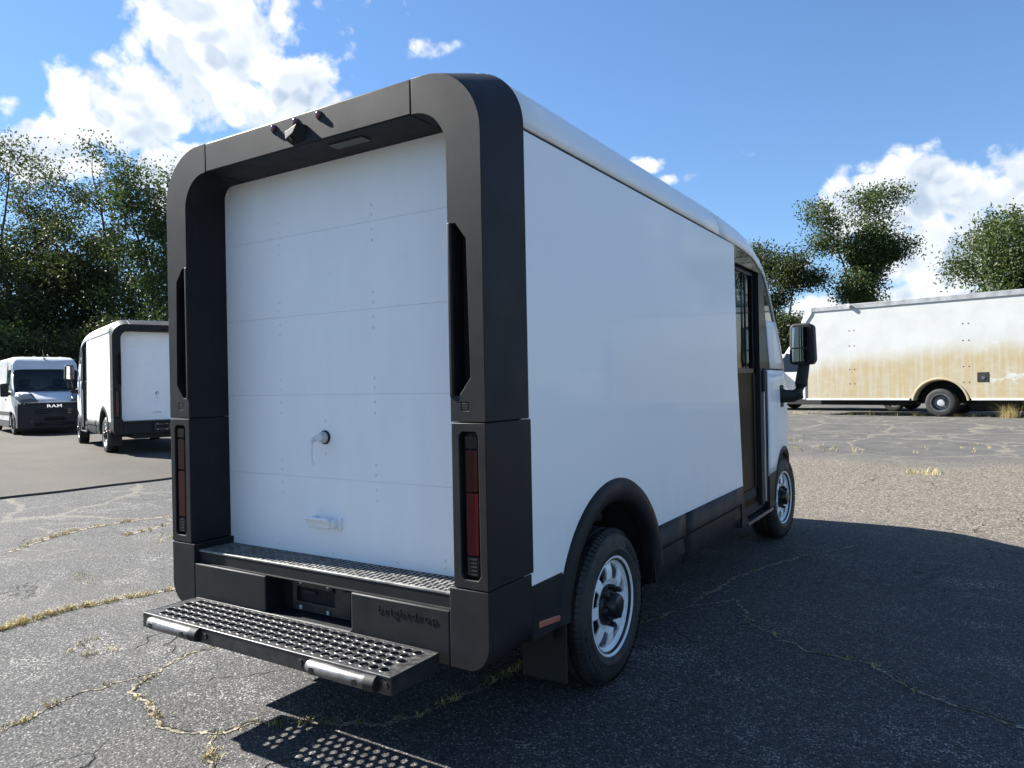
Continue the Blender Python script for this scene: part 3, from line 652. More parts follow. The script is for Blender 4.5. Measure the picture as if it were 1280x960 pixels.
    for a, b in ((-.665, -.385), (.375, .640)):
        bar = MB().tube([(a-.02, Y0-.004, .45), (a, Y0-.012, .45), (b, Y0-.012, .45), (b+.03, Y0-.004, .45)], [.024, .027, .027, .024], 16).build('guard_bar', 'steel', st)
        for x in (a+.02, b-.025):
            MB().tube([(x, Y0-.034, .449), (x, Y0-.041, .449)], .013, 12).build('bolt', 'hub_black', bar)
        MB().tube([(b+.012, Y0-.012, .45), (b+.055, Y0-.006, .45)], .029, 12).build('bar_end', 'black_rubber', bar)
    for x in (-.715, -.29, .30, .735):
        MB().tube([(x, Y0-.003, .45), (x, Y0-.010, .45)], .014, 6).build('frame_bolt', 'black_metal', st)
    for x in (-.47, .47):
        MB().box(x-.035, x+.035, -.27, .25, .40, .43).build('step_bracket', 'black_metal', st)
    # ---------------- front and underside
    MB().grid(lambda y, t: full(y, t), [4.2, 4.3, 4.4, 4.6, 4.8, 5., 5.22], lin(-.86, .86, 12)).build('windscreen', 'windshield_glass', root, smooth=50)
    MB().grid(lambda y, t: full(y, t), [5.225, 5.3, 5.4, 5.5, 5.6, 5.7, 5.78, 5.84, 5.88, 5.91, 5.93], lin(-1, 1, 12)).build('hood', 'white_paint', root, smooth=50, solid=.012)
    MB().prism([(-.58, .30), (.58, .30), (.58, .85), (-.58, .85)], 1, 5.60, 5.935).build('front_bumper', P, root, bevel=.03)
    for s in (-1, 1):
        mb = MB().prism([(.56, .30), (.86, .30), (.86, .62), (.56, .62)], 1, 5.50, 5.72); (mb if s > 0 else mb.mirror()).build('front_corner', P, root, bevel=.03)
    MB().box(-.56, .56, .14, 5.55, .32, .60).build('chassis', 'chassis_black', root)
    MB().box(-.93, .93, .24, .62, .55, .655).box(-.93, .93, 1.70, 4.4, .40, .60).build('cargo_floor', 'chassis_black', root)
    MB().box(-.93, .93, 3.26, 3.30, .60, 2.5).build('bulkhead', 'seat_grey', root)
    MB().box(-.9, .9, 4.75, 5.3, .6, 1.45).build('dashboard', 'seat_grey', root, bevel=.05)
    for x in (-.45,):
        MB().box(x-.24, x+.24, 3.55, 4.05, .6, 1.1).box(x-.24, x+.24, 3.42, 3.56, 1.1, 1.72).box(x-.13, x+.13, 3.44, 3.54, 1.75, 1.95).build('seat', 'seat_grey', root, bevel=.04)
    for y in (RW, FW): MB().tube([(-.80, y, WZ), (.80, y, WZ)], .06, 10).build('axle', 'chassis_black', root)
    MB().grid(lambda x, z: (x, .268, z), [-.90, .90], [.66, 2.56]).build('rear_bulkhead', 'chassis_black', root)
    return root
van = delivery_van()
tag(van, 'large white delivery van with dark grey rear surround and perforated step, nearest the camera', 'van', 'matching white delivery vans')
van2 = copy_tree(van, skip=('rear_step', 'lettering'))
h2 = math.atan2(.943, .334)
van2.rotation_euler = (0, 0, h2)
_f = Vector((-math.sin(h2), math.cos(h2), 0)); _rt = Vector((math.cos(h2), math.sin(h2), 0))
_p = Vector((-13.40, 6.38, 0))           # ground under its left rear wheel
van2.location = _p-_f*RW+_rt*.93; van2.location.z = G(_p.x, _p.y)+.03
tag(van2, 'smaller looking white delivery van with dark rear surround, parked beyond the near van at left', 'van', 'matching white delivery vans')

# ------------------------------------------------------------------ cargo vans (x right, y forward, front bumper at y = 0)
CZ = [(-5.95, 2.40), (-5.9, 2.50), (-5.0, 2.535), (-2.0, 2.535), (-1.75, 2.50), (-1.60, 2.42), (-1.52, 2.33), (-1.38, 2.10), (-.66, 1.36), (-.55, 1.31), (-.30, 1.20), (-.12, 1.09), (-.05, 1.0)]
CW = [(-5.95, .98), (-5.85, 1.025), (-.95, 1.025), (-.6, 1.0), (-.35, .96), (-.15, .88), (-.05, .78)]
CR = [(-5.95, .16), (-2.0, .16), (-1.4, .17), (-.66, .13), (-.05, .10)]
def csec(y, t):
    wv, z, r = lerp(CW, y), lerp(CZ, y), lerp(CR, y); lean = .10*sstep(z, 1.3, 2.5); wv -= lean
    if t <= 1: return (wv-r+r*math.cos(t*math.pi/2), y, z-r+r*math.sin(t*math.pi/2))
    return ((wv-r)*(2-t), y+.10*math.sin((t-1)*math.pi/2)*sstep(y, -1.8, -1.3), z+.01)
def cfull(y, t):
    x, yy, z = csec(y, 2-abs(t)); return (x if t >= 0 else -x, yy, z)
def cside(y, z):
    lean = .10*sstep(z, 1.3, 2.5); return lerp(CW, y)-lean
def cargo_van():
    root = empty('cargo_van'); wp = 'white_van_paint'
    ts = [-2+i*.125 for i in range(9)]+[-1+.2*i for i in range(1, 10)]+[1+i*.125 for i in range(9)]
    MB().grid(lambda y, t: cfull(y, t), [-5.95, -5.9, -5.5, -5, -4, -3, -2, -1.85, -1.75, -1.66, -1.6, -1.52, -1.45, -1.38], ts).build('roof', wp, root, smooth=50)
    rib = MB()
    for x in (-.55, -.2, .2, .55): rib.box(x-.04, x+.04, -5.7, -2.0, 2.54, 2.556)
    rib.build('roof_ribs', wp, root, bevel=.01)
    MB().grid(lambda y, t: cfull(y, t), [-1.375, -1.2, -1., -.8, -.66], lin(-1.45, 1.45, 18)).build('windscreen', 'windshield_glass', root, smooth=50)
    MB().grid(lambda y, t: tuple(Vector(cfull(y, t))+Vector((0, .004, .004))), [-.72, -.655], lin(-.95, .95, 12)).build('cowl', 'black_rubber', root, smooth=50)
    MB().grid(lambda y, t: cfull(y, t), [-.655, -.55, -.45, -.3, -.2, -.12, -.05], lin(-1, 1, 12)).build('hood', wp, root, smooth=50, solid=.01)
    for s in (1, -1):
        def S(mb): return mb if s > 0 else mb.mirror()
        S(MB().grid(lambda y, t: csec(y, t), [-1.375, -1.2, -1., -.8, -.66], lin(0, .52, 5))).build('windscreen_pillar', wp, root, smooth=50, solid=.015)
        S(MB().grid(lambda y, t: csec(y, t), [-.655, -.55, -.45, -.3, -.2, -.12, -.05], lin(0, 1, 5))).build('hood_shoulder', wp, root, smooth=50)
        def wa(y, cy, r=.40): return .34+math.sqrt(max(0, r*r-(y-cy)**2)) if abs(y-cy) < r else .30
        ysd = sorted(set([-5.95, -5.9, -5.85, -5.6, -4.6, -4.0, -3.2, -2.6, -2.3]+lin(-5.2-.40, -5.2+.40, 16)))
        def sz(y, k, cy): z0 = wa(y, cy); z1 = csec(y, 0)[2]; return z0+(z1-z0)*k
        S(MB().grid(lambda y, k: (cside(y, sz(y, k, -5.2)+.01*k), y, sz(y, k, -5.2)), ysd, lin(0, 1, 10))).build('cargo_side', wp, root, smooth=50)
        dy = lin(-2.295, -1.18, 8)
        dz = lambda y, k: .30+(1.42-.30)*k
        dn = S(MB().grid(lambda y, k: (cside(y, dz(y, k)), y, dz(y, k)), dy, lin(0, 1, 8))).build('front_door', wp, root, smooth=50)
        S(MB().grid(lambda y, k: (cside(y, 1.42)-.08*k-.004, y-.0, 1.42+(min(2.12, csec(min(y, -.7), 0)[2]+.02)-1.42)*k), lin(-2.2, -1.05, 8), lin(0, 1, 4))).build('window', 'black_gloss', dn, smooth=50)
        S(MB().grid(lambda y, k: (cside(y, 2.3)+.012+.065*(1-k), y, 1.42+(csec(y, 0)[2]+.03-1.42)*k), [-2.295, -2.2], [0, .5, 1])).build('door_pillar', wp, root, smooth=0, solid=.01)
        S(MB().grid(lambda y, k: (cside(y, 2.3)+.004, y, 2.10+(csec(y, 0)[2]+.01-2.10)*k), lin(-2.2, -1.30, 6), [0, 1])).build('door_top', wp, root, smooth=0, solid=.01)
        S(MB().box(1.022, 1.04, -2.24, -2.10, 1.10, 1.16)).build('door_handle', 'black_rubber', dn, bevel=.008)
        fy = sorted(set([-1.18, -.28, -.2, -.12, -.08]+lin(-.95-.40+.18, -.95+.40, 18)))
        def fz(y, k): z0 = wa(y, -.95); z1 = max(csec(y, 0)[2], z0+.02) if y > -.66 else 1.42; return z0+(z1-z0)*k
        S(MB().grid(lambda y, k: (cside(y, fz(y, k)), y, fz(y, k)), fy, lin(0, 1, 8))).build('fender', wp, root, smooth=50)
        S(MB().grid(lambda y, k: (cside(y, 1.42)-.004, y, 1.42+(max(csec(y, 0)[2], 1.425)-1.42)*k), lin(-1.1, -.68, 4), [0, 1])).build('corner_trim', 'black_rubber', root, smooth=0)
        # black arch trim and sill
        for cy in (-.95, -5.2):
            prof = [(.445, .0), (.43, .022), (.40, .022), (.395, -.04)]
            S(MB().grid(lambda a, k: (cside(cy+prof[int(k)][0]*math.cos(R(a)), .5)+prof[int(k)][1], cy+prof[int(k)][0]*math.cos(R(a)), .34+prof[int(k)][0]*math.sin(R(a))), lin(-4, 184, 20), range(4))).build('arch_trim', 'black_rubber', root, smooth=40)
            S(MB().prism(arc(cy, .34, .42, -4, 184, 14), 0, .62, .63)).build('wheel_liner', 'chassis_black', root, smooth=0)
            S(MB().grid(lambda a, x: (x, cy+.42*math.cos(R(a)), .34+.42*math.sin(R(a))), lin(-4, 184, 14), [.63, .96])).build('arch_liner', 'chassis_black', root)
            wh = empty('wheel', (s*.90, cy, .345), 0 if s > 0 else math.pi); wh.parent = root
            MB().lathe([(-.10, .21), (-.11, .28), (-.09, .335), (-.05, .345), (.05, .345), (.09, .335), (.108, .29), (.10, .215)], (0, 0, 0), 40).build('tyre', 'tyre_rubber', wh)
            MB().lathe([(.098, .215), (.10, .200), (.06, .195), (.05, .13), (.075, .11), (.075, .0), (.04, .0), (.03, .2), (.06, .215)], (0, 0, 0), 32).build('rim', 'steel', wh)
        S(MB().prism([(-4.72, .22), (-1.42, .22), (-1.42, .46), (-4.72, .46)], 0, .96, 1.04)).build('sill_trim', 'black_rubber', root, bevel=.015)
        S(MB().prism([(-4.72, .62), (-1.30, .62), (-1.30, .74), (-4.72, .74)], 0, 1.02, 1.045)).build('side_moulding', 'black_rubber', root, bevel=.01)
        # headlight wrapping the corner
        hl = MB().grid(lambda y, t: tuple(Vector(csec(y, t))+Vector((.016, .035, .018))), lin(-.46, -.06, 8), lin(-.0, 1.38, 8))
        S(hl).build('headlight', 'headlight_lens', root, smooth=50, solid=.02)
        S(MB().tube([(.63, -.01, .42), (.63, .012, .42)], .055, 14)).build('fog_lamp', 'clear_lens', root)
        mh = S(MB().prism([(1.08, 1.22), (1.30, 1.22), (1.31, 1.64), (1.09, 1.66)], 1, -1.18, -1.02)).build('mirror_head', 'black_rubber', root, bevel=.04, seg=3)
        S(MB().tube([(.98, -1.10, 1.30), (1.12, -1.10, 1.33)], .05, 8)).build('mirror_arm', 'black_rubber', mh)
        S(MB().prism([(.88, .18), (.985, .20), (.985, .96), (.88, .96)], 1, -.55, -.10)).build('bumper_end', 'black_rubber', root, bevel=.04)
    # black front
    fb = MB().grid(lambda x, z: (x, .005-.15*abs(x/.98)**2.6+.03*math.sin((z-.2)*4.), z), lin(-.97, .97, 16), [.15, .24, .34, .46, .6, .75, .9, 1.0]).build('front_bumper', 'black_rubber', root, smooth=50, solid=.04)
    gr = MB()
    for z in (.30, .36, .66, .72, .78): gr.box(-.55, .55, .02, .05, z, z+.025)
    gr.build('grille_slats', 'black_gloss', fb, bevel=.004)
    MB().box(-.30, .30, .025, .06, .44, .56).build('plate_holder', 'black_gloss', fb, bevel=.005)
    text_mesh('lettering', 'RAM', .125, .008, 'silver_letters', fb, Matrix.Translation((.225, .055, .865)) @ Matrix.Rotation(R(180), 4, 'Z') @ Matrix.Rotation(R(90), 4, 'X') @ Matrix.Diagonal((1.55, 1, 1, 1)), 1.12, .004)
    MB().box(-.95, .95, -5.9, -.30, .25, .40).build('underbody', 'chassis_black', root)
    MB().box(-1.0, 1.0, -5.95, -5.92, .35, 2.40).build('rear_door', wp, root)
    MB().box(-.9, .9, -1.2, -.72, .4, 1.22).build('dashboard', 'seat_grey', root, bevel=.05)
    MB().box(-.93, .93, -2.45, -2.42, .4, 2.35).build('bulkhead', 'seat_light', root)
    for x in (-.48, .48):
        st = MB().box(x-.25, x+.25, -2.3, -2.12, .5, 1.52).build('seat', 'seat_grey', root, bevel=.05)
        MB().box(x-.14, x+.14, -2.28, -2.18, 1.56, 1.80).build('headrest', 'seat_grey', st, bevel=.05)
    MB().tube([(0, -1.66, 2.43), (0, -1.63, 2.49)], .035, 8).build('antenna_base', 'black_rubber', root)
    MB().tube([(0, -1.63, 2.47), (0, -1.95, 2.80)], .008, 6).build('antenna', 'black_rubber', root)
    for x in (-.35, .4):
        MB().tube([(x, -.66, 1.385), (x-.45, -.80, 1.535)], .012, 5).build('wiper', 'black_rubber', root)
    return root
cv = cargo_van(); F_ = Vector((.962, -.273, 0)).normalized()
def place_cv(o, px, py, fx, fy, dz=0.):
    o.rotation_euler = (0, 0, math.atan2(-fx, fy)); o.location = (px, py, G(px, py)+dz)
place_cv(cv, -22.3, 9.56, F_.x, F_.y, .03)
tag(cv, 'white high roof cargo van with black front end, facing us beside the tree line', 'van', 'white cargo vans')
cv3 = copy_tree(cv, skip=('lettering',)); place_cv(cv3, -4.7, 27.6, -.975, .22, 0)
tag(cv3, 'white van behind the near van mirror, mostly hidden by the long truck', 'van', 'white cargo vans')

# ------------------------------------------------------------------ long white box truck at right
def stainf(t, b):
    c = obj_co(t); s = t.N('ShaderNodeSeparateXYZ'); t.put(s.inputs[0], c); X, Z = s.outputs[0], s.outputs[2]
    top = t.m('ADD', 1.46, t.m('MULTIPLY', t.m('SUBTRACT', X, -5.), .075))
    n = t.noise(t.vm('MULTIPLY', c, (1.2, 1, .5)), 1.1, 5, .6)
    top = t.m('ADD', top, t.m('MULTIPLY', t.m('SUBTRACT', n, .5), .75))
    st = t.noise(t.vm('MULTIPLY', c, (9, 1, .35)), 1.3, 5, .65)
    band = t.m('MULTIPLY', t.ss(t.m('SUBTRACT', top, Z), -.34, .30), t.ss(st, .25, .62, .5, 1.))
    low = t.ss(t.m('SUBTRACT', top, Z), .2, 1.0, 1., .97)
    band = t.m('MULTIPLY', t.m('MULTIPLY', band, low), t.m('MULTIPLY', t.ss(X, -4.3, -2.6, .7, 1.), t.ss(t.noise(t.vm('MULTIPLY', c, (1.5, 1, 2.5)), 2.2, 6, .7), .30, .55, .78, 1.)))
    patch = t.m('MULTIPLY', t.ss(t.noise(t.vm('MULTIPLY', c, (.8, 1, 1.8)), 1.4, 6, .7, .8), .54, .62), t.ss(X, .8, 1.6))
    band = t.m('MULTIPLY', band, t.m('SUBTRACT', 1., t.m('MULTIPLY', patch, .9)))
    base = t.mix(t.ss(t.noise(c, 1.2, 6, .65), .35, .7), (.52, .525, .51), (.46, .465, .445))
    col = t.mix(t.m('MULTIPLY', band, .95), base, t.mix(st, (.31, .228, .10), (.42, .335, .17)))
    dots = t.ss(t.noise(c, 26., 3, .6), .70, .76); col = t.mix(t.m('MULTIPLY', dots, t.m('MULTIPLY', band, .5)), col, (.28, .18, .08))
    t.put(b.inputs['Base Color'], col); b.inputs['Roughness'].default_value = .5
mat('stained_white', fn=stainf)
def box_truck():
    root = empty('box_truck')      # x along the side to the right, -y towards us, origin under the rear wheel; the side is y = 0
    Z0, Z1, XL, XR = .52, 3.30, -3.85, 8.2
    side = [(XL, Z0), (-.72, Z0)]+[(.05-.70*math.cos(R(q)), .38+.70*math.sin(R(q))) for q in lin(12, 168, 18)]+[(.82, Z0), (XR, Z0), (XR, Z1), (XL+.15, Z1), (XL, Z1-.2)]
    MB().prism(side, 1, 0., .04).build('side_wall', 'stained_white', root, bevel=.004)
    MB().prism([(XL, Z0), (XR, Z0), (XR, Z1), (XL, Z1)], 1, 2.36, 2.40).build('far_wall', 'stained_white', root)
    MB().box(XL, XR, .04, 2.36, Z1-.05, Z1+.01).build('roof', 'grey_rail', root)
    MB().box(XL, XL+.04, .04, 2.36, Z0, Z1-.06).build('end_wall', 'stained_white', root)
    MB().box(XR-.04, XR, .04, 2.36, Z0, Z1-.06).build('front_wall', 'stained_white', root)
    MB().prism([(XL+.16, Z1-.015), (XR, Z1-.015), (XR, Z1+.14), (XL+.28, Z1+.14), (XL+.16, Z1+.10)], 1, -.025, .06).build('top_rail', 'grey_rail', root, bevel=.01)
    cp = [(XL-.05, Z0-.03), (XL+.05, Z0-.03), (XL+.05, Z1-.42), (XL+.30, Z1-.06), (XL+.30, Z1+.13), (XL+.16, Z1+.13), (XL-.05, Z1-.30)]
    MB().prism(cp, 1, -.03, .06).build('corner_cap', 'white_van_paint', root, bevel=.01)
    MB().box(XL+.05, -.74, -.02, .05, Z0-.05, Z0+.005).build('bottom_rail', 'white_van_paint', root, bevel=.006)
    MB().box(.84, XR, -.02, .05, Z0-.05, Z0+.005).build('bottom_rail', 'white_van_paint', root, bevel=.006)
    prof = [(.745, -.0), (.735, -.02), (.70, -.02), (.68, .02), (.66, .25)]
    MB().grid(lambda a, k: (.05+prof[int(k)][0]*math.cos(R(a)), prof[int(k)][1], .37+prof[int(k)][0]*math.sin(R(a))), lin(8, 172, 24), range(5)).build('wheel_arch', 'stained_white', root, smooth=40)
    MB().grid(lambda a, y: (.05+.70*math.cos(R(a)), y, .38+.70*math.sin(R(a))), lin(0, 180, 20), [.04, .75]).build('arch_liner', 'chassis_black', root)
    MB().prism([(.05+.70*math.cos(R(a)), .38+.70*math.sin(R(a))) for a in lin(0, 180, 20)], 1, .75, .76).build('arch_back', 'chassis_black', root, smooth=0)
    for x in (.05, 6.9):
        for y, sg in ((.14, -1), (2.26, 1)):
            wh = empty('wheel', (x, y, .40), -math.pi/2 if sg < 0 else math.pi/2); wh.parent = root
            MB().lathe([(-.36, .24), (-.37, .34), (-.35, .385), (-.32, .40), (-.16, .40), (-.135, .37), (-.125, .30), (-.115, .37), (-.09, .40), (.07, .40), (.10, .385), (.118, .34), (.108, .25)], (0, 0, 0), 44).build('tyre', 'tyre_rubber', wh)
            MB().lathe([(.10, .262), (.112, .262), (.112, .235), (.06, .228), (-.02, .19), (-.03, .12), (-.06, .12), (-.06, .262)], (0, 0, 0), 36).build('rim', 'steel', wh)
            MB().lathe([(-.03, .0), (-.03, .11), (.05, .105), (.075, .085), (.08, .0)], (0, 0, 0), 28).build('hub', 'bolt_steel', wh)
        MB().tube([(x, .3, .40), (x, 2.1, .40)], .08, 8).build('axle', 'chassis_black', root)
    for y in (.75, 1.65): MB().box(XL+.3, XR+.3, y-.05, y+.05, .48, .66).build('frame_rail', 'chassis_black', root)
    MB().box(.62, 2.6, .62, 1.0, .14, .50).build('underbody_shade_box', 'chassis_black', root, bevel=.06)  # added dark box: deepens the shade under the body, hides the far wheels
    MB().box(-3.6, -.9, .70, 1.0, .30, .50).build('under_frame', 'chassis_black', root)
    fd = MB().box(.98, 1.26, -.012, .01, .98, 1.25).build('fuel_door', 'black_rubber', root, bevel=.02)
    MB().tube([(1.13, -.005, 1.10), (1.13, -.022, 1.10)], .05, 10).build('filler_cap', 'steel', fd)
    MB().tube([(1.9, .35, .6), (2.15, .25, .12)], .04, 6).tube([(2.15, .15, .10), (2.15, .40, .12)], .05, 6).build('landing_leg', 'steel', root)
    rv = MB()
    for x in (-2.35, .72, 3.7, 6.5):
        for z in (2.62, 2.15, 1.42, .98):
            for dx in (-.07, .07): rv.box(x+dx-.013, x+dx+.013, -.006, .001, z-.013, z+.013)
    tag(rv.build('rivets', 'rust_dark', root, smooth=0), kind='stuff')
    MB().tube([(-2.4, -.05, Z1+.10), (-2.4, -.10, Z1+.10)], .06, 8).build('marker_lamp', 'white_van_paint', root)
    MB().box(XR+.1, XR+2.0, .1, 2.3, .45, 1.5).box(XR+.1, XR+1.2, .15, 2.25, 1.5, 2.4).build('cab', 'white_van_paint', root, bevel=.1)
    return root
bt = box_truck(); bt.location = (1.60, 21.87, G(1.6, 21.87)); bt.rotation_euler = (0, 0, math.atan2(-.22, .975))
tag(bt, 'long white box truck body with tan rust staining along its lower side', 'truck')

# ------------------------------------------------------------------ trees
def leafm(name, c1, c2, tr):
    m = bpy.data.materials.new(name); m.use_nodes = True; t = NT(m.node_tree); t.n.clear()
    g = t.N('ShaderNodeNewGeometry'); col = t.mix(g.outputs['Random Per Island'], c1, c2)
    d = t.N('ShaderNodeBsdfPrincipled'); t.put(d.inputs['Base Color'], col); d.inputs['Roughness'].default_value = .55; d.inputs['Specular IOR Level'].default_value = .3
    tl = t.N('ShaderNodeBsdfTranslucent'); t.put(tl.inputs[0], t.vm('MULTIPLY', col, (1.0, 1.15, .7)))
    mx = t.N('ShaderNodeMixShader'); mx.inputs[0].default_value = tr; t.l.new(d.outputs[0], mx.inputs[1]); t.l.new(tl.outputs[0], mx.inputs[2])
    o = t.N('ShaderNodeOutputMaterial'); t.l.new(mx.outputs[0], o.inputs[0]); MATS[name] = m
leafm('leaf_olive', (.034, .046, .018), (.078, .090, .036), .34)
leafm('leaf_dark', (.024, .036, .014), (.058, .072, .025), .30)
leafm('leaf_mid', (.032, .054, .018), (.080, .105, .034), .32)
mat('bark', (.06, .05, .042), .9, fn=wear((.045, .038, .032), (.11, .095, .08), 6.))
def tree(label, x, y, h, crown_r, crown_lo, seed, leafmat='leaf_olive', stems=1, leaf=.26, nleaf=14000, spread=1., droop=0., name='tree', cat='tree', group=None, twig_n=46, clump=.75):
    rnd = random.Random(seed); z0 = G(x, y); root = empty(name, (x, y, z0-.05)); tw = MB(); ends = []
    def branch(p, d, L, r, depth):
        n = 5; pts = [p.copy()]; rs = [r]; dd = d.copy()
        for i in range(n):
            dd = (dd+Vector((rnd.uniform(-1, 1), rnd.uniform(-1, 1), rnd.uniform(-.6, .8)))*.16+Vector((0, 0, .05-droop*.12*depth))).normalized()
            p = p+dd*L/n; pts.append(p.copy()); rs.append(r*(1-.62*(i+1)/n))
        tw.tube(pts, rs, 6 if depth < 2 else 4, cap=False)
        if depth >= 3 or L < .7:
            for q in pts[1:]: ends.append((q, dd))
            return
        k = [6, 5, 4][depth] if depth < 3 else 3
        for i in range(k):
            f = rnd.uniform(.30, 1.) if depth else rnd.uniform(max(.22, crown_lo/h), .98)
            j = min(n-1, int(f*n)); q = pts[j]+(pts[j+1]-pts[j])*(f*n-j)
            a = rnd.uniform(0, 2*math.pi); up = rnd.uniform(.15, .85) if depth == 0 else rnd.uniform(-.25, .75)
            nd = (dd*.45+Vector((math.cos(a), math.sin(a), up))*.8*spread).normalized()
            branch(q, nd, L*(rnd.uniform(.42, .62) if depth else min(.62, crown_r/h*rnd.uniform(.75, 1.15))), rs[j]*.62, depth+1)
        branch(p, dd, L*.4, rs[-1]*.95, depth+1)
    for sidx in range(stems):
        a = rnd.uniform(0, 6.28); lean = .0 if stems == 1 else rnd.uniform(.12, .34)
        branch(Vector((math.cos(a)*.25*(stems > 1), math.sin(a)*.25*(stems > 1), 0)), Vector((math.cos(a)*lean, math.sin(a)*lean, 1)).normalized(), h*rnd.uniform(.66, .80), h*.017, 0)
    tw.build('trunk', 'bark', root, smooth=60, fix=False)
    lv, lf = [], []
    per = max(1, nleaf//len(ends))
    for (q, dd) in ends:
        cs = clump*rnd.uniform(.45, 1.15)
        if rnd.random() < .10: continue
        for _ in range(int(per*rnd.uniform(.4, 1.6))):
            g_ = lambda: max(-1.6, min(1.6, rnd.gauss(0, 1)))*cs; c = q+Vector((g_()*.55, g_()*.55, g_()*.42-droop*abs(g_()*.8)))
            if c.z < crown_lo*.55: continue
            n_ = Vector((rnd.uniform(-1, 1), rnd.uniform(-1, 1), rnd.uniform(-.2, 1))).normalized()
            u = n_.orthogonal().normalized(); u = (u*math.cos(2*rnd.random()*math.pi)+n_.cross(u)*math.sin(2*rnd.random()*math.pi)).normalized(); v = n_.cross(u)
            s_ = leaf*rnd.uniform(.55, 1.25); k = len(lv)
            lv += [c-u*s_*.5, c-v*s_*.24+n_*s_*.05, c+u*s_*.5, c+v*s_*.24+n_*s_*.05]; lf.append((k, k+1, k+2, k+3))
    mb = MB(); mb.v = [tuple(p) for p in lv]; mb.f = lf
    cr = mb.build('crown', leafmat, root, smooth=0, fix=False)
    tag(root, label, cat, group); return root
def at(u, dist):       # azimuth (degrees) and distance from where the photographer stands
    return 2.4985+dist*math.sin(R(u)), -2.2027+dist*math.cos(R(u))
g1 = 'trees along the left edge of the lot'
for (u, d, h, cr, lo, sd, lm, st, nl, lb) in [
    (-70.2, 52, 10.8, 4.4, 2.5, 3, 'leaf_dark', 2, 15000, 'tall dark tree at the left edge of the picture'),
    (-65.0, 50, 12.8, 4.4, 3.0, 7, 'leaf_olive', 3, 17000, 'tall multi-stemmed olive tree standing behind the cargo van with black front'),
    (-61.4, 53, 14.2, 4.2, 3.0, 12, 'leaf_olive', 2, 16000, 'tall airy tree with thin top between the two parked vans'),
    (-57.6, 48, 12.2, 4.2, 3.2, 21, 'leaf_mid', 2, 16000, 'leaning green tree behind the far delivery van roof'),
    (-53.5, 55, 12.0, 4.4, 3.0, 29, 'leaf_dark', 1, 10000, 'tree hidden behind the left edge of the near van')]:
    X, Y = at(u, d); tree(lb, X, Y, h, cr, lo, sd, lm, st, .205, int(nl*2.6), 1., .25, 'deciduous_tree', 'tree', g1, clump=1.2)
g2 = 'low bushy growth under the left trees'
for (u, d, h, cr, sd, lb) in [(-69.0, 44, 4.6, 2.8, 41, 'low dark bush at the left picture edge below the tall trees'), (-66.3, 46, 4.2, 2.8, 42, 'low bush behind the roof of the cargo van with black front'),
                              (-63.4, 47, 3.8, 2.6, 43, 'low sunlit bush between cargo van and far delivery van'), (-60.2, 45, 5.0, 3.0, 44, 'rounded bush just left of the far delivery van roof'),
                              (-57.2, 44, 5.2, 3.0, 45, 'bush behind the roof of the far delivery van'), (-72, 47, 5.5, 3.2, 46, 'bush at the very left edge of the picture'), (-54.4, 46, 5.4, 3.2, 47, 'bush beside the left edge of the near van')]:
    X, Y = at(u, d); tree(lb, X, Y, h, cr, .4, sd, 'leaf_mid' if sd % 2 else 'leaf_olive', 3, .19, 9000, 1.25, .1, 'bush', 'bush', g2, clump=.8)
g3 = 'trees beyond the long truck'
for (u, d, h, cr, lo, sd, lm, st, nl, sp, lb) in [
    (-13.6, 42, 7.8, 1.5, 2.0, 57, 'leaf_dark', 2, 12000, 1.2, 'dark drooping tree showing past the near van windscreen'),
    (-7.4, 46, 9.2, 2.0, 2.2, 68, 'leaf_mid', 2, 15000, 1.05, 'open crowned green tree above the left end of the long truck'),
    (4.0, 40, 8.4, 3.2, 1.5, 71, 'leaf_mid', 3, 19000, 1.15, 'full round green tree at the right edge above the long truck'),
    (9.5, 44, 8.5, 3.4, 1.5, 75, 'leaf_mid', 2, 9000, 1.1, 'green tree past the right edge of the picture')]:
    X, Y = at(u, d); tree(lb, X, Y, h, cr, lo, sd, lm, st, .165, int(nl*3.2), sp, .2 if sd == 52 else .05, 'deciduous_tree', 'tree', g3, clump=.9)
g4 = 'far low trees behind the long truck'
for i, (u, d, h, lb) in enumerate([(-14.6, 62, 3.8, 'far low tree behind the near van windscreen pillar'), (-12.2, 58, 3.8, 'far low tree behind the near van mirror'), (-10.3, 60, 4.2, 'far low tree left of the long truck end'),
                                   (-3.2, 66, 5.6, 'far pale tree top showing over the middle of the long truck'), (-1.4, 64, 5.8, 'far tree top next to the round tree at right'), (-9.0, 56, 3.8, 'far low tree below the open crowned tree'), (-5.5, 60, 4.6, 'far tree hidden behind the long truck')]):
    X, Y = at(u, d); tree(lb, X, Y, h, 2.8, .4, 90+i, 'leaf_mid', 3, .24, 7000, 1.2, .1, 'low_tree', 'tree', g4, clump=.9)

# ------------------------------------------------------------------ cracks with debris, dry grass
def dirtf(t, b):
    g = t.N('ShaderNodeNewGeometry').outputs['Position']; n = t.noise(g, 30., 5, .7); v = t.vor(g, 90.)
    c = t.N('ShaderNodeSeparateColor'); t.put(c.inputs[0], v.outputs['Color'])
    col = t.mix(t.ss(n, .35, .65), (.085, .074, .056), (.20, .172, .12)); col = t.mix(t.ss(c.outputs[0], .72, .8), col, (.36, .32, .24))
    t.put(b.inputs['Base Color'], col); b.inputs['Roughness'].default_value = .95
    bn = t.N('ShaderNodeBump'); bn.inputs['Distance'].default_value = .008; t.put(bn.inputs['Height'], n); t.l.new(bn.outputs[0], b.inputs['Normal'])
mat('crack_dirt', fn=dirtf)
mat('crack_dark', (.012, .011, .010), .95)
def bladef(c1, c2):
    def f(t, b):
        t.put(b.inputs['Base Color'], t.mix(t.N('ShaderNodeNewGeometry').outputs['Random Per Island'], c1, c2)); b.inputs['Roughness'].default_value = .7
    return f
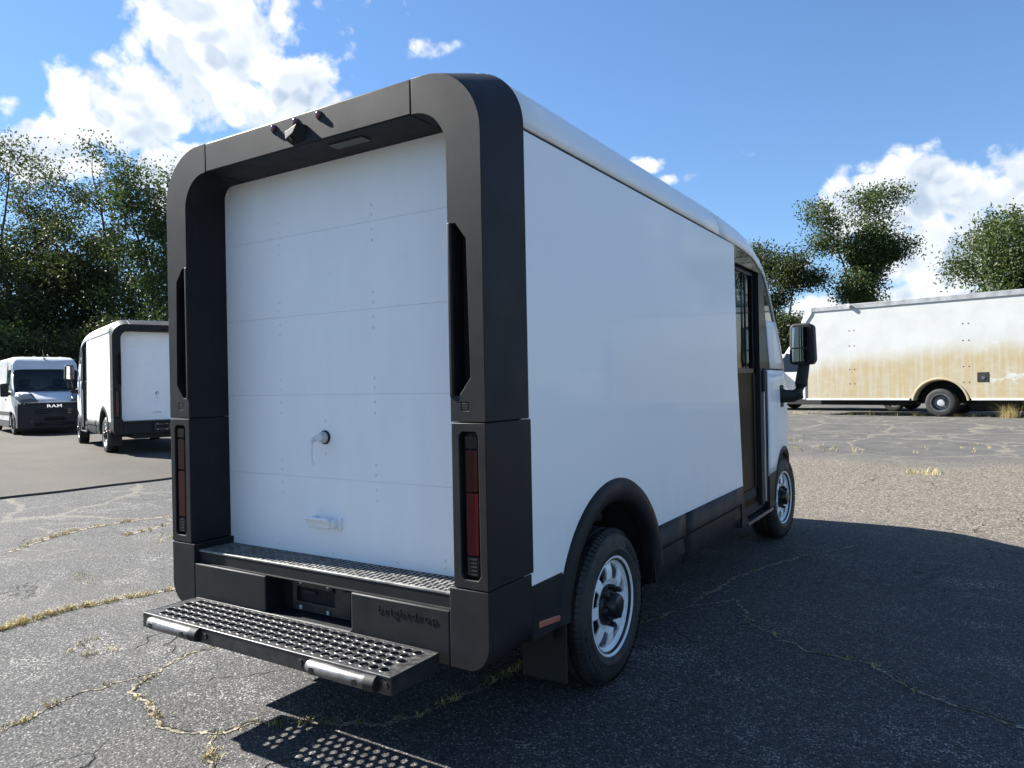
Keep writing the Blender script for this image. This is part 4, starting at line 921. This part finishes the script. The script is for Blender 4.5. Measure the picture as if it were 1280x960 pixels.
mat('dry_grass', fn=bladef((.30, .23, .08), (.58, .46, .20))); mat('green_grass', fn=bladef((.05, .075, .018), (.17, .17, .05)))
CR = {'c1': ([(-5.24, .97), (-5.63, 1.56), (-5.83, 2.07), (-5.77, 2.63), (-5.69, 2.96), (-5.75, 4.2)], .10, 110, .05),
      'c1b': ([(-5.0, 2.0), (-5.15, 2.5), (-5.2, 3.1)], .07, 50, .04),
      'c2': ([(-2.70, -1.2), (-2.78, -.05), (-2.81, .15), (-2.83, .39), (-2.75, .65), (-2.65, 1.05), (-2.5, 2.2), (-2.1, 3.4)], .05, 420, .045),
      'c3': ([(-1.17, -.71), (-1.22, -.53), (-1.28, -.32), (-1.26, -.13), (-1.2, .06), (-1.33, .28), (-1.28, .45), (-1.2, .9)], .03, 45, .03),
      'c4': ([(-1.22, .0), (-1.07, -.19), (-.82, -.22), (-.61, -.33), (-.44, -.3), (-.3, -.22), (-.28, -.1), (-.17, -.03)], .04, 36, .024),
      'c5': ([(-.32, -.23), (-.19, -.33), (-.08, -.42), (.1, -.62)], .03, 12, .03),
      'c6': ([(-.17, -.03), (.25, .21), (.38, .52), (.43, .99), (.4, 1.6)], .05, 150, .032),
      'c7': ([(.5, 1.7), (.74, 2.03), (.87, 2.47), (1.1, 2.8), (1.32, 2.35), (1.69, 2.07), (2.02, 2.01), (2.25, 1.75), (2.48, 1.63), (2.65, 1.56), (3.2, 1.3)], .035, 50, .025),
      'c8': ([(.84, 2.56), (.94, 3.37), (1.23, 4.25), (1.6, 5.0)], .05, 20, .02)}
rnd = random.Random(17)
def walk(pts, step):
    out = []
    for a, b in zip(pts, pts[1:]):
        L = math.dist(a, b); n = max(1, int(L/step))
        for i in range(n): out.append((a[0]+(b[0]-a[0])*i/n, a[1]+(b[1]-a[1])*i/n))
    return out+[pts[-1]]
dry, green = MB(), MB()
def tuft(mb, x, y, hgt, n, r=.02):
    z = G(x, y)
    for _ in range(n):
        a = rnd.uniform(0, 6.28); bx, by = x+rnd.gauss(0, r), y+rnd.gauss(0, r); L = hgt*rnd.uniform(.4, 1.2); ln = rnd.uniform(.2, 1.1)*L; wd = rnd.uniform(.0012, .003)
        dx, dy = math.cos(a), math.sin(a); px_, py_ = -dy*wd, dx*wd; k = len(mb.v)
        mb.v += [(bx-px_, by-py_, z-.002), (bx+px_, by+py_, z-.002), (bx+dx*ln*.4+px_*.7, by+dy*ln*.4+py_*.7, z+L*.6), (bx+dx*ln*.4-px_*.7, by+dy*ln*.4-py_*.7, z+L*.6), (bx+dx*ln, by+dy*ln, z+L*.85)]
        mb.f += [(k, k+1, k+2, k+3), (k+3, k+2, k+4)]
dirt, dark = MB(), MB()
for nm, (pts, wd, nt, th) in CR.items():
    P_ = walk(pts, .018); jit = [0, 0]; L_, R_, D1, D2 = [], [], [], []; cx = 0.
    for i, (x, y) in enumerate(P_):
        a, b = P_[max(i-1, 0)], P_[min(i+1, len(P_)-1)]; t = Vector((b[0]-a[0], b[1]-a[1])).normalized(); nx_, ny_ = -t.y, t.x
        cx = cx*.86+rnd.gauss(0, .007); x += nx_*cx; y += ny_*cx; P_[i] = (x, y)
        fade = min(1, i/8, (len(P_)-1-i)/8); w1 = max(.003, wd*.5*rnd.uniform(.25, 1.25))*fade; w2 = max(.003, wd*.5*rnd.uniform(.25, 1.25))*fade; z = G(x, y)
        L_.append((x+nx_*w1, y+ny_*w1, z+.003)); R_.append((x-nx_*w2, y-ny_*w2, z+.003))
        q = max(.0, rnd.gauss(.0026, .003))*fade; off = wd*.18; D1.append((x+nx_*(off+q), y+ny_*(off+q), z+.006)); D2.append((x+nx_*(off-q), y+ny_*(off-q), z+.006))
    for mb, A, B in ((dirt, L_, R_), (dark, D1, D2)):
        k = len(mb.v); n = len(A); mb.v += A+B; mb.f += [(k+i, k+i+1, k+n+i+1, k+n+i) for i in range(n-1)]
    for _ in range(nt):
        i = rnd.randrange(len(P_)); f = .5+.5*math.sin(i*.05+len(nm)*2+pts[0][0]*7)
        if rnd.random() > f+.12: continue
        x, y = P_[i]; tuft(green if (nm in ('c6', 'c7', 'c8') and rnd.random() < .6) or rnd.random() < .08 else dry, x+rnd.gauss(0, wd*.22), y+rnd.gauss(0, wd*.22), th*rnd.uniform(.5, 1.2), rnd.randint(8, 20), .014)
for (x, y, hh, n, sp) in [(-2.02, .02, .03, 60, .06), (-1.78, .05, .03, 60, .05), (-1.3, .55, .04, 40, .04), (-3.6, .9, .03, 50, .08), (-4.4, 2.2, .04, 90, .12), (1.9, 10.4, .09, 160, .16), (-.5, 9.8, .06, 60, .2),
                           (.2, 12.7, .08, 160, .3), (-.6, 13.2, .05, 100, .5), (-1.0, 14.6, .08, 120, .5), (2.6, 13.6, .06, 110, .5)]:
    for _ in range(n//8): tuft(dry if rnd.random() < .75 else green, x+rnd.gauss(0, sp), y+rnd.gauss(0, sp), hh, 9, .02)
for _ in range(90):      # weeds along the truck
    f = rnd.uniform(-5.0, 4.2); x = 1.6+.975*f+rnd.gauss(0, .12); y = 21.87-.22*f+.35+rnd.gauss(0, .25)
    tuft(dry if rnd.random() < .7 else green, x, y, rnd.uniform(.08, .2), 14, .08)
for _ in range(16): tuft(dry, 3.25+rnd.gauss(0, .12), 21.45+rnd.gauss(0, .08), .5, 14, .06)
o = dirt.build('crack_fill', 'crack_dirt', smooth=0, fix=False); tag(o, 'sandy debris filling the cracks of the near asphalt', kind='stuff')
o = dark.build('crack_line', 'crack_dark', smooth=0, fix=False); tag(o, 'dark open cracks in the near asphalt', kind='stuff')
o = dry.build('dry_grass', 'dry_grass', smooth=0, fix=False); tag(o, 'straw yellow dry grass growing in asphalt cracks', kind='stuff')
o = green.build('green_weeds', 'green_grass', smooth=0, fix=False); tag(o, 'small green weeds growing in asphalt cracks', kind='stuff')
